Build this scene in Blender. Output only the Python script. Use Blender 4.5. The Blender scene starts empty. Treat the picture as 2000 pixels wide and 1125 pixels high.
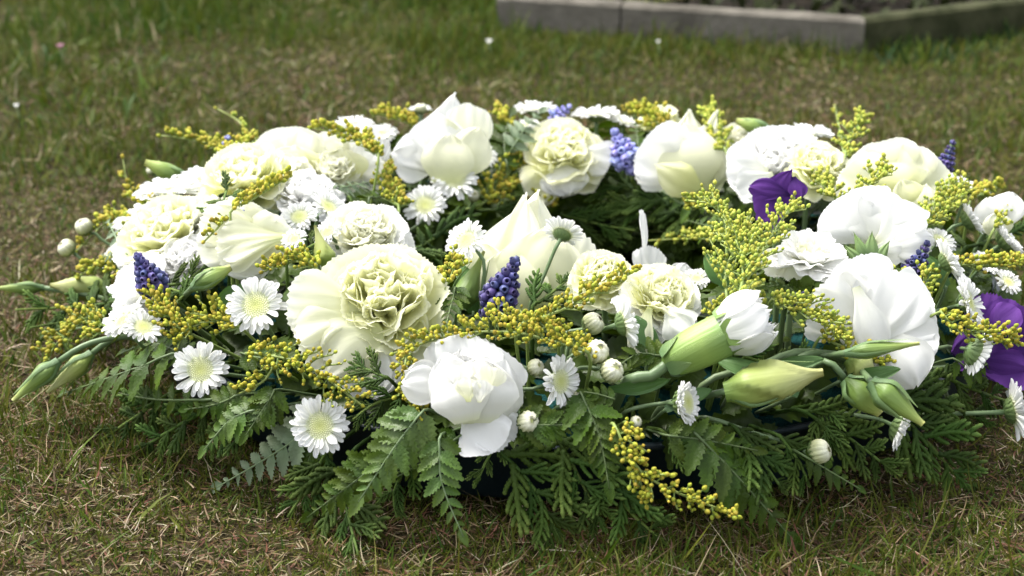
import bpy, math, random
import numpy as np
from mathutils import Vector, Matrix

# ------------------------------------------------------------------ camera, sky, sun, exposure
scene = bpy.context.scene
COL = scene.collection
PITCH = math.radians(20.5)
CAM = Vector((0.0, -0.92, 0.365))
FPX = 3100.0                                   # focal length in photograph pixels (2000 wide)
cam_d = bpy.data.cameras.new('camera')
cam_d.sensor_width = 36.0
cam_d.lens = FPX / 2000.0 * 36.0
cam_d.clip_start = 0.02
cam_d.clip_end = 200.0
cam_d.dof.use_dof = True
cam_d.dof.focus_distance = 0.76
cam_d.dof.aperture_fstop = 11.5
cam = bpy.data.objects.new('camera', cam_d)
cam.location = CAM
cam.rotation_euler = (math.pi / 2 - PITCH, 0, 0)
COL.objects.link(cam)
scene.camera = cam

SUN_DIR = Vector((-0.46, 0.27, 0.95)).normalized()       # towards the sun
world = bpy.data.worlds.new('World')
scene.world = world
world.use_nodes = True
wn = world.node_tree
for n in list(wn.nodes):
    wn.nodes.remove(n)
w_out = wn.nodes.new('ShaderNodeOutputWorld')
w_bg = wn.nodes.new('ShaderNodeBackground')
w_sky = wn.nodes.new('ShaderNodeTexSky')
w_sky.sky_type = 'NISHITA'
w_sky.sun_disc = False
w_sky.sun_elevation = math.asin(SUN_DIR.z)
w_sky.sun_rotation = math.atan2(SUN_DIR.x, SUN_DIR.y)
w_sky.dust_density = 3.0
w_sky.air_density = 1.0
w_sky.ozone_density = 1.0
w_bg.inputs['Strength'].default_value = 0.15
w_hs = wn.nodes.new('ShaderNodeHueSaturation')          # thin even cloud: paler than a clear blue sky
w_hs.inputs['Saturation'].default_value = 0.25
wn.links.new(w_sky.outputs[0], w_hs.inputs['Color'])
wn.links.new(w_hs.outputs[0], w_bg.inputs['Color'])
wn.links.new(w_bg.outputs[0], w_out.inputs['Surface'])

sun_d = bpy.data.lights.new('sun', 'SUN')
sun_d.energy = 2.1
sun_d.angle = math.radians(24.0)
sun_d.color = (1.0, 0.955, 0.875)
sun = bpy.data.objects.new('sun', sun_d)
sun.rotation_euler = (-SUN_DIR).to_track_quat('-Z', 'Y').to_euler()
sun.location = SUN_DIR * 5
COL.objects.link(sun)

scene.view_settings.view_transform = 'Standard'
scene.view_settings.look = 'None'
scene.view_settings.gamma = 1.0
scene.view_settings.use_curve_mapping = False
scene.view_settings.exposure = 1.50

# ------------------------------------------------------------------ geometry helpers
FWD = Vector((0, math.cos(PITCH), -math.sin(PITCH)))
RIGHT = Vector((1, 0, 0))
UP = Vector((0, math.sin(PITCH), math.cos(PITCH)))
RING_C = Vector((0.035, 0.0, 0.0))
RING_R, RING_A, RING_B, RING_Z = 0.18, 0.100, 0.075, 0.010


def sdf(q):
    d = math.hypot(q.x - RING_C.x, q.y - RING_C.y) - RING_R
    return (math.sqrt((d / RING_A) ** 2 + ((q.z - RING_Z) / RING_B) ** 2) - 1) * RING_B


def grad(q):
    """outward direction of the wreath's padded surface at q"""
    dx, dy = q.x - RING_C.x, q.y - RING_C.y
    h = max(math.hypot(dx, dy), 1e-6)
    d = h - RING_R
    g = Vector((dx / h * d / RING_A ** 2, dy / h * d / RING_A ** 2, (q.z - RING_Z) / RING_B ** 2))
    return g.normalized() if g.length > 1e-9 else Vector((0, 0, 1))


def pdir(px, py):
    return FWD + RIGHT * ((px - 1000.0) / FPX) + UP * ((562.5 - py) / FPX)


def depth(q):
    return (q - CAM).dot(FWD)


def mpp(q):
    """metres per photograph pixel at point q"""
    return depth(q) / FPX


_pc = {}


def P(px, py, off=0.0, y=None):
    """the place in the world of something seen at that pixel: on the wreath's surface (or in the upright plane at y)"""
    k = (px, py, y, off)
    if k not in _pc:
        d = pdir(px, py)
        if y is not None:
            q = CAM + d * ((y - CAM.y) / d.y)
        else:
            t, best, bt = 0.45, 1e9, 0.6
            hit = False
            while t < 1.9:
                q = CAM + d * t
                if q.z < 0.0:
                    break
                s = sdf(q) - off
                if s < best:
                    best, bt = s, t
                if s < 0.0004:
                    hit = True
                    break
                t += max(0.0012, s * 0.5)
            q = CAM + d * (t if hit else bt)
        if q.z < 0.003:
            q = CAM + d * ((0.003 - CAM.z) / d.z)
        _pc[k] = q
    return _pc[k].copy()


def CN(r, u, t):
    """direction given as right / up / towards the camera"""
    return (RIGHT * r + UP * u - FWD * t).normalized()


def core(q):
    """the point inside the foam ring that a stem at q is pushed into"""
    dx, dy = q.x - RING_C.x, q.y - RING_C.y
    h = max(math.hypot(dx, dy), 1e-6)
    rr = min(max(h, RING_R - 0.05), RING_R + 0.05)
    return Vector((RING_C.x + dx / h * rr, RING_C.y + dy / h * rr, 0.035))


def frame(n, up, loc=(0, 0, 0)):
    """4x4 with z = n and y as near to up as can be"""
    z = Vector(n).normalized()
    y = Vector(up) - z * Vector(up).dot(z)
    if y.length < 1e-5:
        y = z.orthogonal()
    y.normalize()
    x = y.cross(z)
    M = Matrix((x, y, z)).transposed().to_4x4()
    M.translation = Vector(loc)
    return M


def S(x, y, z):
    return Matrix.Diagonal((x, y, z, 1.0))


def T(v):
    return Matrix.Translation(v)


def R(a, ax):
    return Matrix.Rotation(math.radians(a), 4, ax)


def new_mesh(name, V, F, mat, uv=None, smooth=True):
    me = bpy.data.meshes.new(name)
    me.from_pydata([tuple(v) for v in V], [], F)
    if uv is not None:
        l = me.uv_layers.new(name='UVMap')
        idx = np.empty(len(me.loops), dtype=np.int32)
        me.loops.foreach_get('vertex_index', idx)
        l.data.foreach_set('uv', np.asarray(uv, dtype=np.float32)[idx].ravel())
    if smooth:
        me.polygons.foreach_set('use_smooth', [True] * len(me.polygons))
    if mat:
        me.materials.append(mat)
    me.update()
    return me


def grid_faces(nu, nv, wrap=False):
    F = []
    w = nv if wrap else nv + 1
    for i in range(nu):
        for j in range(nv):
            a = i * w + j
            b = i * w + (j + 1) % w
            F.append((a, b, b + w, a + w))
    return F


class Geo:
    """collects pieces into one mesh"""

    def __init__(self):
        self.V, self.F, self.U = [], [], []

    def add(self, V, F, U=None):
        o = len(self.V)
        self.V += [Vector(v) for v in V]
        self.F += [tuple(i + o for i in f) for f in F]
        self.U += list(U) if U is not None else [(0.5, 0.5)] * len(V)

    def tube(self, pts, rad, n=6, cap=True):
        pts = [Vector(p) for p in pts]
        k = len(pts)
        if not hasattr(rad, '__len__'):
            rad = [rad] * k
        V, U = [], []
        x = None
        for i, p in enumerate(pts):
            t = (pts[min(i + 1, k - 1)] - pts[max(i - 1, 0)]).normalized()
            if x is None:
                x = t.orthogonal().normalized()
            else:
                x = (x - t * x.dot(t))
                x = x.normalized() if x.length > 1e-6 else t.orthogonal().normalized()
            yv = t.cross(x)
            for j in range(n):
                a = 2 * math.pi * j / n
                V.append(p + (x * math.cos(a) + yv * math.sin(a)) * rad[i])
                U.append((j / n, i / (k - 1)))
        F = grid_faces(k - 1, n, True)
        if cap:
            F.append(tuple(range(n))[::-1])
            F.append(tuple(range((k - 1) * n, k * n)))
        self.add(V, F, U)
        return self

    def mesh(self, name, mat, off=Vector((0, 0, 0)), smooth=True):
        return new_mesh(name, [v - off for v in self.V], self.F, mat, self.U, smooth)


def spline(pts, n):
    """points evenly along a smooth curve through pts"""
    pts = [Vector(p) for p in pts]
    if len(pts) == 2:
        dense = [pts[0].lerp(pts[1], i / 40) for i in range(41)]
    else:
        dense = []
        for i in range(len(pts) - 1):
            p0, p1, p2, p3 = pts[max(i - 1, 0)], pts[i], pts[i + 1], pts[min(i + 2, len(pts) - 1)]
            for k in range(20):
                t = k / 20
                dense.append(0.5 * (2 * p1 + (p2 - p0) * t + (2 * p0 - 5 * p1 + 4 * p2 - p3) * t * t + (3 * p1 - p0 - 3 * p2 + p3) * t ** 3))
        dense.append(pts[-1])
    L = [0.0]
    for a, b in zip(dense, dense[1:]):
        L.append(L[-1] + (b - a).length)
    out, j = [], 0
    for i in range(n):
        s = L[-1] * i / (n - 1)
        while j < len(L) - 2 and L[j + 1] < s:
            j += 1
        f = (s - L[j]) / max(L[j + 1] - L[j], 1e-9)
        out.append(dense[j].lerp(dense[j + 1], min(max(f, 0), 1)))
    return out, L[-1]


# ------------------------------------------------------------------ things and parts
class Thing:
    def __init__(self, name, label, cat, group, base):
        self.o = bpy.data.objects.new(name, None)
        self.o.empty_display_size = 0.01
        self.o.location = base
        self.base = Vector(base)
        self.inv = T(-self.base)
        COL.objects.link(self.o)
        self.o['label'] = label
        self.o['category'] = cat
        if group:
            self.o['group'] = group

    def add(self, name, me, M=None, kind=None):
        o = bpy.data.objects.new(name, me)
        COL.objects.link(o)
        o.parent = self.o
        M = self.inv @ (M if M is not None else Matrix.Identity(4))
        o.matrix_basis = M
        o['w'] = 0
        del o['w']
        if kind:
            o['kind'] = kind
        return o

    def sub(self, parent, name, me, M):
        o = bpy.data.objects.new(name, me)
        COL.objects.link(o)
        o.parent = parent
        o.matrix_basis = parent.matrix_basis.inverted() @ self.inv @ M
        return o

    def tube(self, name, pts, rad, mat, n=6):
        return self.add(name, Geo().tube(pts, rad, n).mesh(name, mat, self.base), T(self.base))


def struct(name, me, kind='structure', label=None):
    o = bpy.data.objects.new(name, me)
    COL.objects.link(o)
    o['kind'] = kind
    if label:
        o['label'] = label
    return o


# ------------------------------------------------------------------ materials
def new_mat(name):
    m = bpy.data.materials.new(name)
    m.use_nodes = True
    nt = m.node_tree
    for n in list(nt.nodes):
        nt.nodes.remove(n)
    return m, nt, nt.nodes.new, nt.links.new


def plant_mat(name, ramp, rough=0.5, trans=0.0, tcol=None, noise=0.15, nscale=150.0, rand=0.1, hue=0.0, vein=0.0, veinscale=(40, 2), spec=0.4, bump=0.0, bscale=400.0, coat=0.0):
    """colour runs from base to tip of the piece; fine mottling and a little difference from piece to piece"""
    m, nt, N, L = new_mat(name)
    out = N('ShaderNodeOutputMaterial')
    b = N('ShaderNodeBsdfPrincipled')
    b.inputs['Roughness'].default_value = rough
    b.inputs['Specular IOR Level'].default_value = spec
    uv = N('ShaderNodeUVMap')
    sep = N('ShaderNodeSeparateXYZ')
    L(uv.outputs[0], sep.inputs[0])
    cr = N('ShaderNodeValToRGB')
    e = cr.color_ramp.elements
    e[0].position, e[0].color = ramp[0][0], (*ramp[0][1], 1)
    e[1].position, e[1].color = ramp[-1][0], (*ramp[-1][1], 1)
    for p_, c_ in ramp[1:-1]:
        k = e.new(p_)
        k.color = (*c_, 1)
    L(sep.outputs['Y'], cr.inputs[0])
    geo = N('ShaderNodeNewGeometry')
    no = N('ShaderNodeTexNoise')
    no.inputs['Scale'].default_value = nscale
    no.inputs['Detail'].default_value = 4.0
    L(geo.outputs['Position'], no.inputs['Vector'])
    oi = N('ShaderNodeObjectInfo')
    v = N('ShaderNodeMath'); v.operation = 'MULTIPLY_ADD'
    v.inputs[1].default_value = 2 * noise
    v.inputs[2].default_value = 1.0 - noise
    L(no.outputs['Fac'], v.inputs[0])
    r = N('ShaderNodeMath'); r.operation = 'MULTIPLY_ADD'
    r.inputs[1].default_value = 2 * rand
    r.inputs[2].default_value = 1.0 - rand
    L(oi.outputs['Random'], r.inputs[0])
    mu = N('ShaderNodeMath'); mu.operation = 'MULTIPLY'
    L(v.outputs[0], mu.inputs[0]); L(r.outputs[0], mu.inputs[1])
    hs = N('ShaderNodeHueSaturation')
    L(cr.outputs[0], hs.inputs['Color'])
    L(mu.outputs[0], hs.inputs['Value'])
    if hue:
        h = N('ShaderNodeMath'); h.operation = 'MULTIPLY_ADD'
        h.inputs[1].default_value = 2 * hue
        h.inputs[2].default_value = 0.5 - hue
        wn_ = N('ShaderNodeTexWhiteNoise'); wn_.noise_dimensions = '1D'
        L(oi.outputs['Random'], wn_.inputs['W'])
        L(wn_.outputs['Value'], h.inputs[0])
        L(h.outputs[0], hs.inputs['Hue'])
    L(hs.outputs[0], b.inputs['Base Color'])
    if vein or bump:
        bm = N('ShaderNodeBump')
        bm.inputs['Distance'].default_value = 0.0006
        if vein:
            mp = N('ShaderNodeMapping')
            mp.inputs['Scale'].default_value = (veinscale[0], veinscale[1], 1)
            L(uv.outputs[0], mp.inputs['Vector'])
            n2 = N('ShaderNodeTexNoise')
            n2.inputs['Scale'].default_value = 1.0
            n2.inputs['Detail'].default_value = 2.0
            L(mp.outputs[0], n2.inputs['Vector'])
            bm.inputs['Strength'].default_value = vein
            L(n2.outputs['Fac'], bm.inputs['Height'])
        else:
            n2 = N('ShaderNodeTexNoise')
            n2.inputs['Scale'].default_value = bscale
            L(geo.outputs['Position'], n2.inputs['Vector'])
            bm.inputs['Strength'].default_value = bump
            L(n2.outputs['Fac'], bm.inputs['Height'])
        L(bm.outputs[0], b.inputs['Normal'])
    if coat:
        b.inputs['Coat Weight'].default_value = coat
        b.inputs['Coat Roughness'].default_value = 0.25
    if trans:
        tr = N('ShaderNodeBsdfTranslucent')
        if tcol:
            mx = N('ShaderNodeMix'); mx.data_type = 'RGBA'; mx.blend_type = 'MULTIPLY'
            mx.inputs[0].default_value = 1.0
            L(hs.outputs[0], mx.inputs[6])
            mx.inputs[7].default_value = (*tcol, 1)
            L(mx.outputs[2], tr.inputs['Color'])
        else:
            L(hs.outputs[0], tr.inputs['Color'])
        ms = N('ShaderNodeMixShader')
        ms.inputs[0].default_value = trans
        L(b.outputs[0], ms.inputs[1]); L(tr.outputs[0], ms.inputs[2])
        L(ms.outputs[0], out.inputs['Surface'])
    else:
        L(b.outputs[0], out.inputs['Surface'])
    return m


MAT = {}
MAT['white'] = plant_mat('white_petal', [(0.0, (0.78, 0.80, 0.58)), (0.16, (0.86, 0.865, 0.80)), (0.6, (0.88, 0.88, 0.86)), (1.0, (0.89, 0.89, 0.88))], 0.85, 0.42, None, 0.03, 60, 0.03, vein=0.28, veinscale=(17, 2.5), spec=0.08)
MAT['cream'] = plant_mat('cream_petal', [(0.0, (0.74, 0.77, 0.36)), (0.35, (0.84, 0.85, 0.46)), (0.75, (0.87, 0.875, 0.58)), (1.0, (0.88, 0.88, 0.71))], 0.85, 0.50, None, 0.03, 60, 0.03, vein=0.28, veinscale=(17, 2.5), spec=0.08)
MAT['ivory'] = plant_mat('ivory_petal', [(0.0, (0.68, 0.72, 0.38)), (0.35, (0.83, 0.84, 0.62)), (0.8, (0.87, 0.87, 0.71)), (1.0, (0.88, 0.88, 0.78))], 0.85, 0.45, None, 0.03, 60, 0.03, vein=0.28, veinscale=(17, 2.5), spec=0.08)
MAT['purple'] = plant_mat('purple_petal', [(0.0, (0.036, 0.014, 0.09)), (0.5, (0.085, 0.028, 0.185)), (1.0, (0.125, 0.044, 0.245))], 0.7, 0.35, None, 0.30, 70, 0.10, vein=0.5, veinscale=(17, 2.5), spec=0.12)
MAT['ray'] = plant_mat('daisy_ray', [(0.0, (0.72, 0.78, 0.45)), (0.25, (0.85, 0.86, 0.80)), (1.0, (0.87, 0.87, 0.87))], 0.55, 0.22, None, 0.02, 300, 0.04, vein=0.5, veinscale=(9, 1), spec=0.25)
MAT['disc'] = plant_mat('daisy_disc', [(0.0, (0.50, 0.53, 0.17)), (0.45, (0.66, 0.69, 0.32)), (1.0, (0.82, 0.83, 0.64))], 0.6, 0.1, None, 0.08, 600, 0.06)
MAT['button'] = plant_mat('button_petal', [(0.0, (0.24, 0.29, 0.10)), (0.5, (0.50, 0.52, 0.28)), (0.9, (0.80, 0.80, 0.64)), (1.0, (0.70, 0.68, 0.50))], 0.55, 0.12, None, 0.06, 300, 0.06, vein=0.6, veinscale=(8, 1))
MAT['calyx'] = plant_mat('calyx_green', [(0.0, (0.10, 0.17, 0.06)), (1.0, (0.17, 0.24, 0.08))], 0.5, 0.1, None, 0.15, 200, 0.1)
MAT['stem'] = plant_mat('grey_green_stem', [(0.0, (0.11, 0.175, 0.075)), (1.0, (0.15, 0.205, 0.10))], 0.45, 0.0, None, 0.14, 250, 0.12, bump=0.3)
MAT['dstem'] = plant_mat('dark_stem', [(0.0, (0.05, 0.09, 0.03)), (1.0, (0.10, 0.14, 0.05))], 0.5, 0.0, None, 0.15, 250, 0.12)
MAT['fern'] = plant_mat('fern_leaf', [(0.0, (0.029, 0.058, 0.005)), (0.5, (0.046, 0.083, 0.007)), (1.0, (0.065, 0.108, 0.010))], 0.42, 0.22, (1.1, 1.1, 0.4), 0.32, 130, 0.30, hue=0.015, vein=0.8, veinscale=(6, 14), spec=0.22)
MAT['fernlight'] = plant_mat('young_fern_leaf', [(0.0, (0.048, 0.098, 0.012)), (1.0, (0.105, 0.175, 0.028))], 0.4, 0.25, (1.0, 1.1, 0.5), 0.25, 130, 0.15, hue=0.012, vein=0.7, veinscale=(6, 14))
MAT['fernsilver'] = plant_mat('fern_leaf_underside', [(0.0, (0.10, 0.155, 0.075)), (1.0, (0.20, 0.25, 0.155))], 0.55, 0.2, None, 0.2, 130, 0.12, vein=0.6, veinscale=(6, 14))
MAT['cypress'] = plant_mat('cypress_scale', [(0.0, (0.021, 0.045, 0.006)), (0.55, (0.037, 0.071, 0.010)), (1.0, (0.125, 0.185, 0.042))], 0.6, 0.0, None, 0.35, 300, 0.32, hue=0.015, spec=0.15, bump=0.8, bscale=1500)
MAT['gold'] = plant_mat('goldenrod_bud', [(0.0, (0.19, 0.27, 0.04)), (0.45, (0.34, 0.35, 0.04)), (1.0, (0.48, 0.41, 0.045))], 0.6, 0.2, None, 0.25, 500, 0.28, hue=0.035, spec=0.18)
MAT['goldgreen'] = plant_mat('young_goldenrod_bud', [(0.0, (0.25, 0.35, 0.06)), (0.6, (0.41, 0.45, 0.07)), (1.0, (0.50, 0.46, 0.07))], 0.6, 0.2, None, 0.25, 500, 0.25, hue=0.025, spec=0.18)
MAT['goldstem'] = plant_mat('goldenrod_stem', [(0.0, (0.14, 0.22, 0.05)), (1.0, (0.26, 0.31, 0.08))], 0.5, 0.0, None, 0.15, 300, 0.1)
MAT['blue'] = plant_mat('muscari_bell', [(0.0, (0.030, 0.028, 0.10)), (0.6, (0.054, 0.050, 0.17)), (0.9, (0.085, 0.080, 0.24)), (1.0, (0.38, 0.38, 0.55))], 0.5, 0.1, None, 0.3, 500, 0.38, hue=0.025, spec=0.3)
MAT['paleblue'] = plant_mat('pale_muscari_bell', [(0.0, (0.16, 0.16, 0.47)), (0.6, (0.27, 0.28, 0.66)), (1.0, (0.42, 0.44, 0.76))], 0.42, 0.15, None, 0.2, 500, 0.2, hue=0.02)
MAT['bud'] = plant_mat('lisianthus_bud', [(0.0, (0.17, 0.27, 0.055)), (0.35, (0.32, 0.38, 0.10)), (0.8, (0.44, 0.46, 0.19)), (1.0, (0.36, 0.36, 0.12))], 0.45, 0.15, None, 0.1, 120, 0.05, vein=0.5, veinscale=(26, 2))
MAT['greenbud'] = plant_mat('green_bud', [(0.0, (0.09, 0.16, 0.035)), (0.5, (0.18, 0.27, 0.06)), (0.85, (0.29, 0.37, 0.09)), (1.0, (0.36, 0.37, 0.11))], 0.45, 0.1, None, 0.12, 120, 0.05, vein=0.5, veinscale=(26, 2))
MAT['sepal'] = plant_mat('sepal_green', [(0.0, (0.10, 0.18, 0.07)), (1.0, (0.19, 0.28, 0.09))], 0.45, 0.1, None, 0.15, 200, 0.1, vein=0.4)
MAT['cncalyx'] = plant_mat('carnation_calyx', [(0.0, (0.13, 0.22, 0.045)), (0.5, (0.24, 0.35, 0.08)), (1.0, (0.13, 0.24, 0.08))], 0.42, 0.1, None, 0.08, 120, 0.05, vein=0.5, veinscale=(50, 2))
MAT['blade'] = plant_mat('broad_leaf', [(0.0, (0.05, 0.12, 0.03)), (1.0, (0.09, 0.18, 0.05))], 0.4, 0.2, (1, 1.1, .5), 0.2, 120, 0.15, vein=0.5, veinscale=(14, 2))


def plain_mat(name, c1, c2, scale, rough, bump=0.3, bscale=None, detail=6, c3=None, dist=0.002):
    m, nt, N, L = new_mat(name)
    out = N('ShaderNodeOutputMaterial')
    b = N('ShaderNodeBsdfPrincipled')
    b.inputs['Roughness'].default_value = rough
    b.inputs['Specular IOR Level'].default_value = 0.35 if rough < .6 else 0.04
    geo = N('ShaderNodeNewGeometry')
    no = N('ShaderNodeTexNoise')
    no.inputs['Scale'].default_value = scale
    no.inputs['Detail'].default_value = detail
    L(geo.outputs['Position'], no.inputs['Vector'])
    cr = N('ShaderNodeValToRGB')
    e = cr.color_ramp.elements
    e[0].position, e[0].color = 0.35, (*c1, 1)
    e[1].position, e[1].color = 0.65, (*c2, 1)
    if c3:
        k = e.new(0.8)
        k.color = (*c3, 1)
    L(no.outputs['Fac'], cr.inputs[0])
    L(cr.outputs[0], b.inputs['Base Color'])
    n2 = N('ShaderNodeTexNoise')
    n2.inputs['Scale'].default_value = bscale or scale * 4
    n2.inputs['Detail'].default_value = 5
    L(geo.outputs['Position'], n2.inputs['Vector'])
    bm = N('ShaderNodeBump')
    bm.inputs['Strength'].default_value = bump
    bm.inputs['Distance'].default_value = dist
    L(n2.outputs['Fac'], bm.inputs['Height'])
    L(bm.outputs[0], b.inputs['Normal'])
    L(b.outputs[0], out.inputs['Surface'])
    return m


MAT['tray'] = plain_mat('tray_plastic', (0.006, 0.014, 0.018), (0.009, 0.019, 0.023), 40, 0.42, 0.15, 90)
MAT['foam'] = plain_mat('wet_foam', (0.008, 0.040, 0.040), (0.012, 0.055, 0.052), 120, 0.8, 0.6, 700)
MAT['stone'] = plain_mat('kerb_stone', (0.09, 0.082, 0.068), (0.16, 0.147, 0.124), 22, 0.9, 0.9, 120, c3=(0.32, 0.30, 0.26))
MAT['mossy_shaded'] = plain_mat('mossy_shaded_stone', (0.030, 0.034, 0.016), (0.065, 0.066, 0.036), 30, 0.9, 0.9, 120, c3=(0.12, 0.12, 0.075))  # moss green, with the shade on this kerb leg painted into the colour
MAT['soil'] = plain_mat('thatch_soil', (0.022, 0.019, 0.009), (0.050, 0.041, 0.020), 45, 0.95, 0.8, 500, c3=(0.036, 0.044, 0.012))
MAT['bed'] = plain_mat('bed_soil', (0.008, 0.007, 0.005), (0.018, 0.014, 0.010), 30, 0.95, 0.8, 200)


def attr_mat(name, rough=0.55, trans=0.25):
    m, nt, N, L = new_mat(name)
    out = N('ShaderNodeOutputMaterial')
    b = N('ShaderNodeBsdfPrincipled')
    b.inputs['Roughness'].default_value = rough
    b.inputs['Specular IOR Level'].default_value = 0.12
    a = N('ShaderNodeAttribute')
    a.attribute_name = 'blade_colour'
    L(a.outputs['Color'], b.inputs['Base Color'])
    tr = N('ShaderNodeBsdfTranslucent')
    L(a.outputs['Color'], tr.inputs['Color'])
    ms = N('ShaderNodeMixShader')
    ms.inputs[0].default_value = trans
    L(b.outputs[0], ms.inputs[1]); L(tr.outputs[0], ms.inputs[2])
    L(ms.outputs[0], out.inputs['Surface'])
    return m


MAT['dead'] = plant_mat('dark_weed', [(0.0, (0.012, 0.018, 0.006)), (1.0, (0.030, 0.036, 0.012))], 0.7, 0.1, None, 0.3, 60, 0.2, spec=0.1)
MAT['grass'] = attr_mat('grass_blade')

# ------------------------------------------------------------------ the setting: lawn, kerb, bed
def sheet(name, mat, x0, x1, y0, y1, z, n=1):
    V, F = [], []
    for i in range(n + 1):
        for j in range(n + 1):
            V.append((x0 + (x1 - x0) * j / n, y0 + (y1 - y0) * i / n, z))
    return new_mesh(name, V, grid_faces(n, n), mat, None, False)


struct('ground', sheet('ground', MAT['soil'], -60, 60, -60, 60, 0.0, 4), label='lawn soil and dry thatch under the grass')

KERB_Z, KERB_W = 0.040, 0.024


def Pz(px, py, z):
    d = pdir(px, py)
    return CAM + d * ((z - CAM.z) / d.z)


K1 = Pz(1690, 38, KERB_Z)
KA = Pz(1000, -6, KERB_Z)
KB = Pz(2010, -1, KERB_Z)
dA = (KA - K1).normalized()
dB = (KB - K1).normalized()


def kerb_stone(th, a, b, mitre_a, mat='stone', label=None):
    """one low bar of kerb from a to b; the inner side lies away from the viewer"""
    d = (b - a).normalized()
    n = Vector((-d.y, d.x, 0))
    if n.dot((KA + KB) / 2 - K1) < 0:
        n = -n
    G_ = Geo()
    prof = [(0, -0.02), (0, KERB_Z - 0.004), (0.004, KERB_Z), (KERB_W - 0.004, KERB_Z), (KERB_W, KERB_Z - 0.004), (KERB_W, -0.02)]
    V = []
    rnd = random.Random(int(a.x * 9999))
    m = 14
    for i in range(m + 1):
        for (w, z) in prof:
            s = i / m
            q = a.lerp(b, s) + n * w
            if mitre_a and i == 0:
                q = q + d * (w * mitre_a)
            q.z = z + rnd.uniform(-.0009, .0009)
            V.append(q + n * rnd.uniform(-.0006, .0006))
    k = len(prof)
    F = []
    for i in range(m):
        for j in range(k - 1):
            F.append((i * k + j, i * k + j + 1, (i + 1) * k + j + 1, (i + 1) * k + j))
    F.append(tuple(range(k)))
    F.append(tuple(range(m * k, m * k + k))[::-1])
    G_.add(V, F)
    o = th.add('kerb_stone', G_.mesh('kerb_stone', MAT[mat], th.base, smooth=False), T(th.base))
    if label:
        o['label'] = label


kerb = Thing('grave_kerb', 'low grey stone kerb turning a corner behind the wreath', 'kerb', None, (K1.x, K1.y, 0))
ang = math.acos(max(-1, min(1, dA.dot(dB))))
mt = 1 / math.tan(ang / 2)
kerb_stone(kerb, K1, K1 + dA * 0.27, mt)
kerb_stone(kerb, K1 + dA * 0.2725, K1 + dA * 0.42, 0)
kerb_stone(kerb, K1 + dB * 0.0005, K1 + dB * 0.7, mt, 'mossy_shaded', 'moss-green kerb stone beyond the corner, coloured darker for shade')
kerb_stone(kerb, K1 + dB * 0.703, K1 + dB * 1.6, 0, 'mossy_shaded', 'moss-green kerb stone beyond the corner, coloured darker for shade')
bis = (dA + dB).normalized()
inner = K1 + bis * (KERB_W * 0.5 / math.sin(ang / 2))
bedV = [inner, inner + dB * 1.6, inner + dB * 1.6 + dA * 0.38, inner + dA * 0.38]
struct('planting_bed', new_mesh('planting_bed', [(v.x, v.y, 0.016) for v in bedV], [(0, 1, 2, 3)], MAT['bed'], None, False), label='dark soil of the planted bed inside the kerb')


# ---- grass: one mesh of separate bent blades
def noise2(x, y, s, seed):
    r = np.random.RandomState(seed)
    out = np.zeros_like(x)
    for k in range(9):
        a = r.uniform(0, 2 * math.pi)
        f = s * r.uniform(0.6, 1.9)
        out += np.sin((x * math.cos(a) + y * math.sin(a)) * f + r.uniform(0, 6.28))
    return out / 3.0


PAL = {
    'green': [(0.056, 0.098, 0.009), (0.074, 0.112, 0.011), (0.044, 0.088, 0.014), (0.096, 0.122, 0.014)],
    'olive': [(0.090, 0.104, 0.013), (0.112, 0.112, 0.017), (0.072, 0.088, 0.010)],
    'straw': [(0.26, 0.195, 0.112), (0.33, 0.265, 0.16), (0.20, 0.142, 0.083), (0.42, 0.36, 0.245)],
    'weed': [(0.022, 0.050, 0.012), (0.030, 0.062, 0.012), (0.016, 0.040, 0.012)],
    'brown': [(0.10, 0.060, 0.030), (0.135, 0.075, 0.038), (0.07, 0.045, 0.022), (0.17, 0.080, 0.055)],
}


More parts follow.
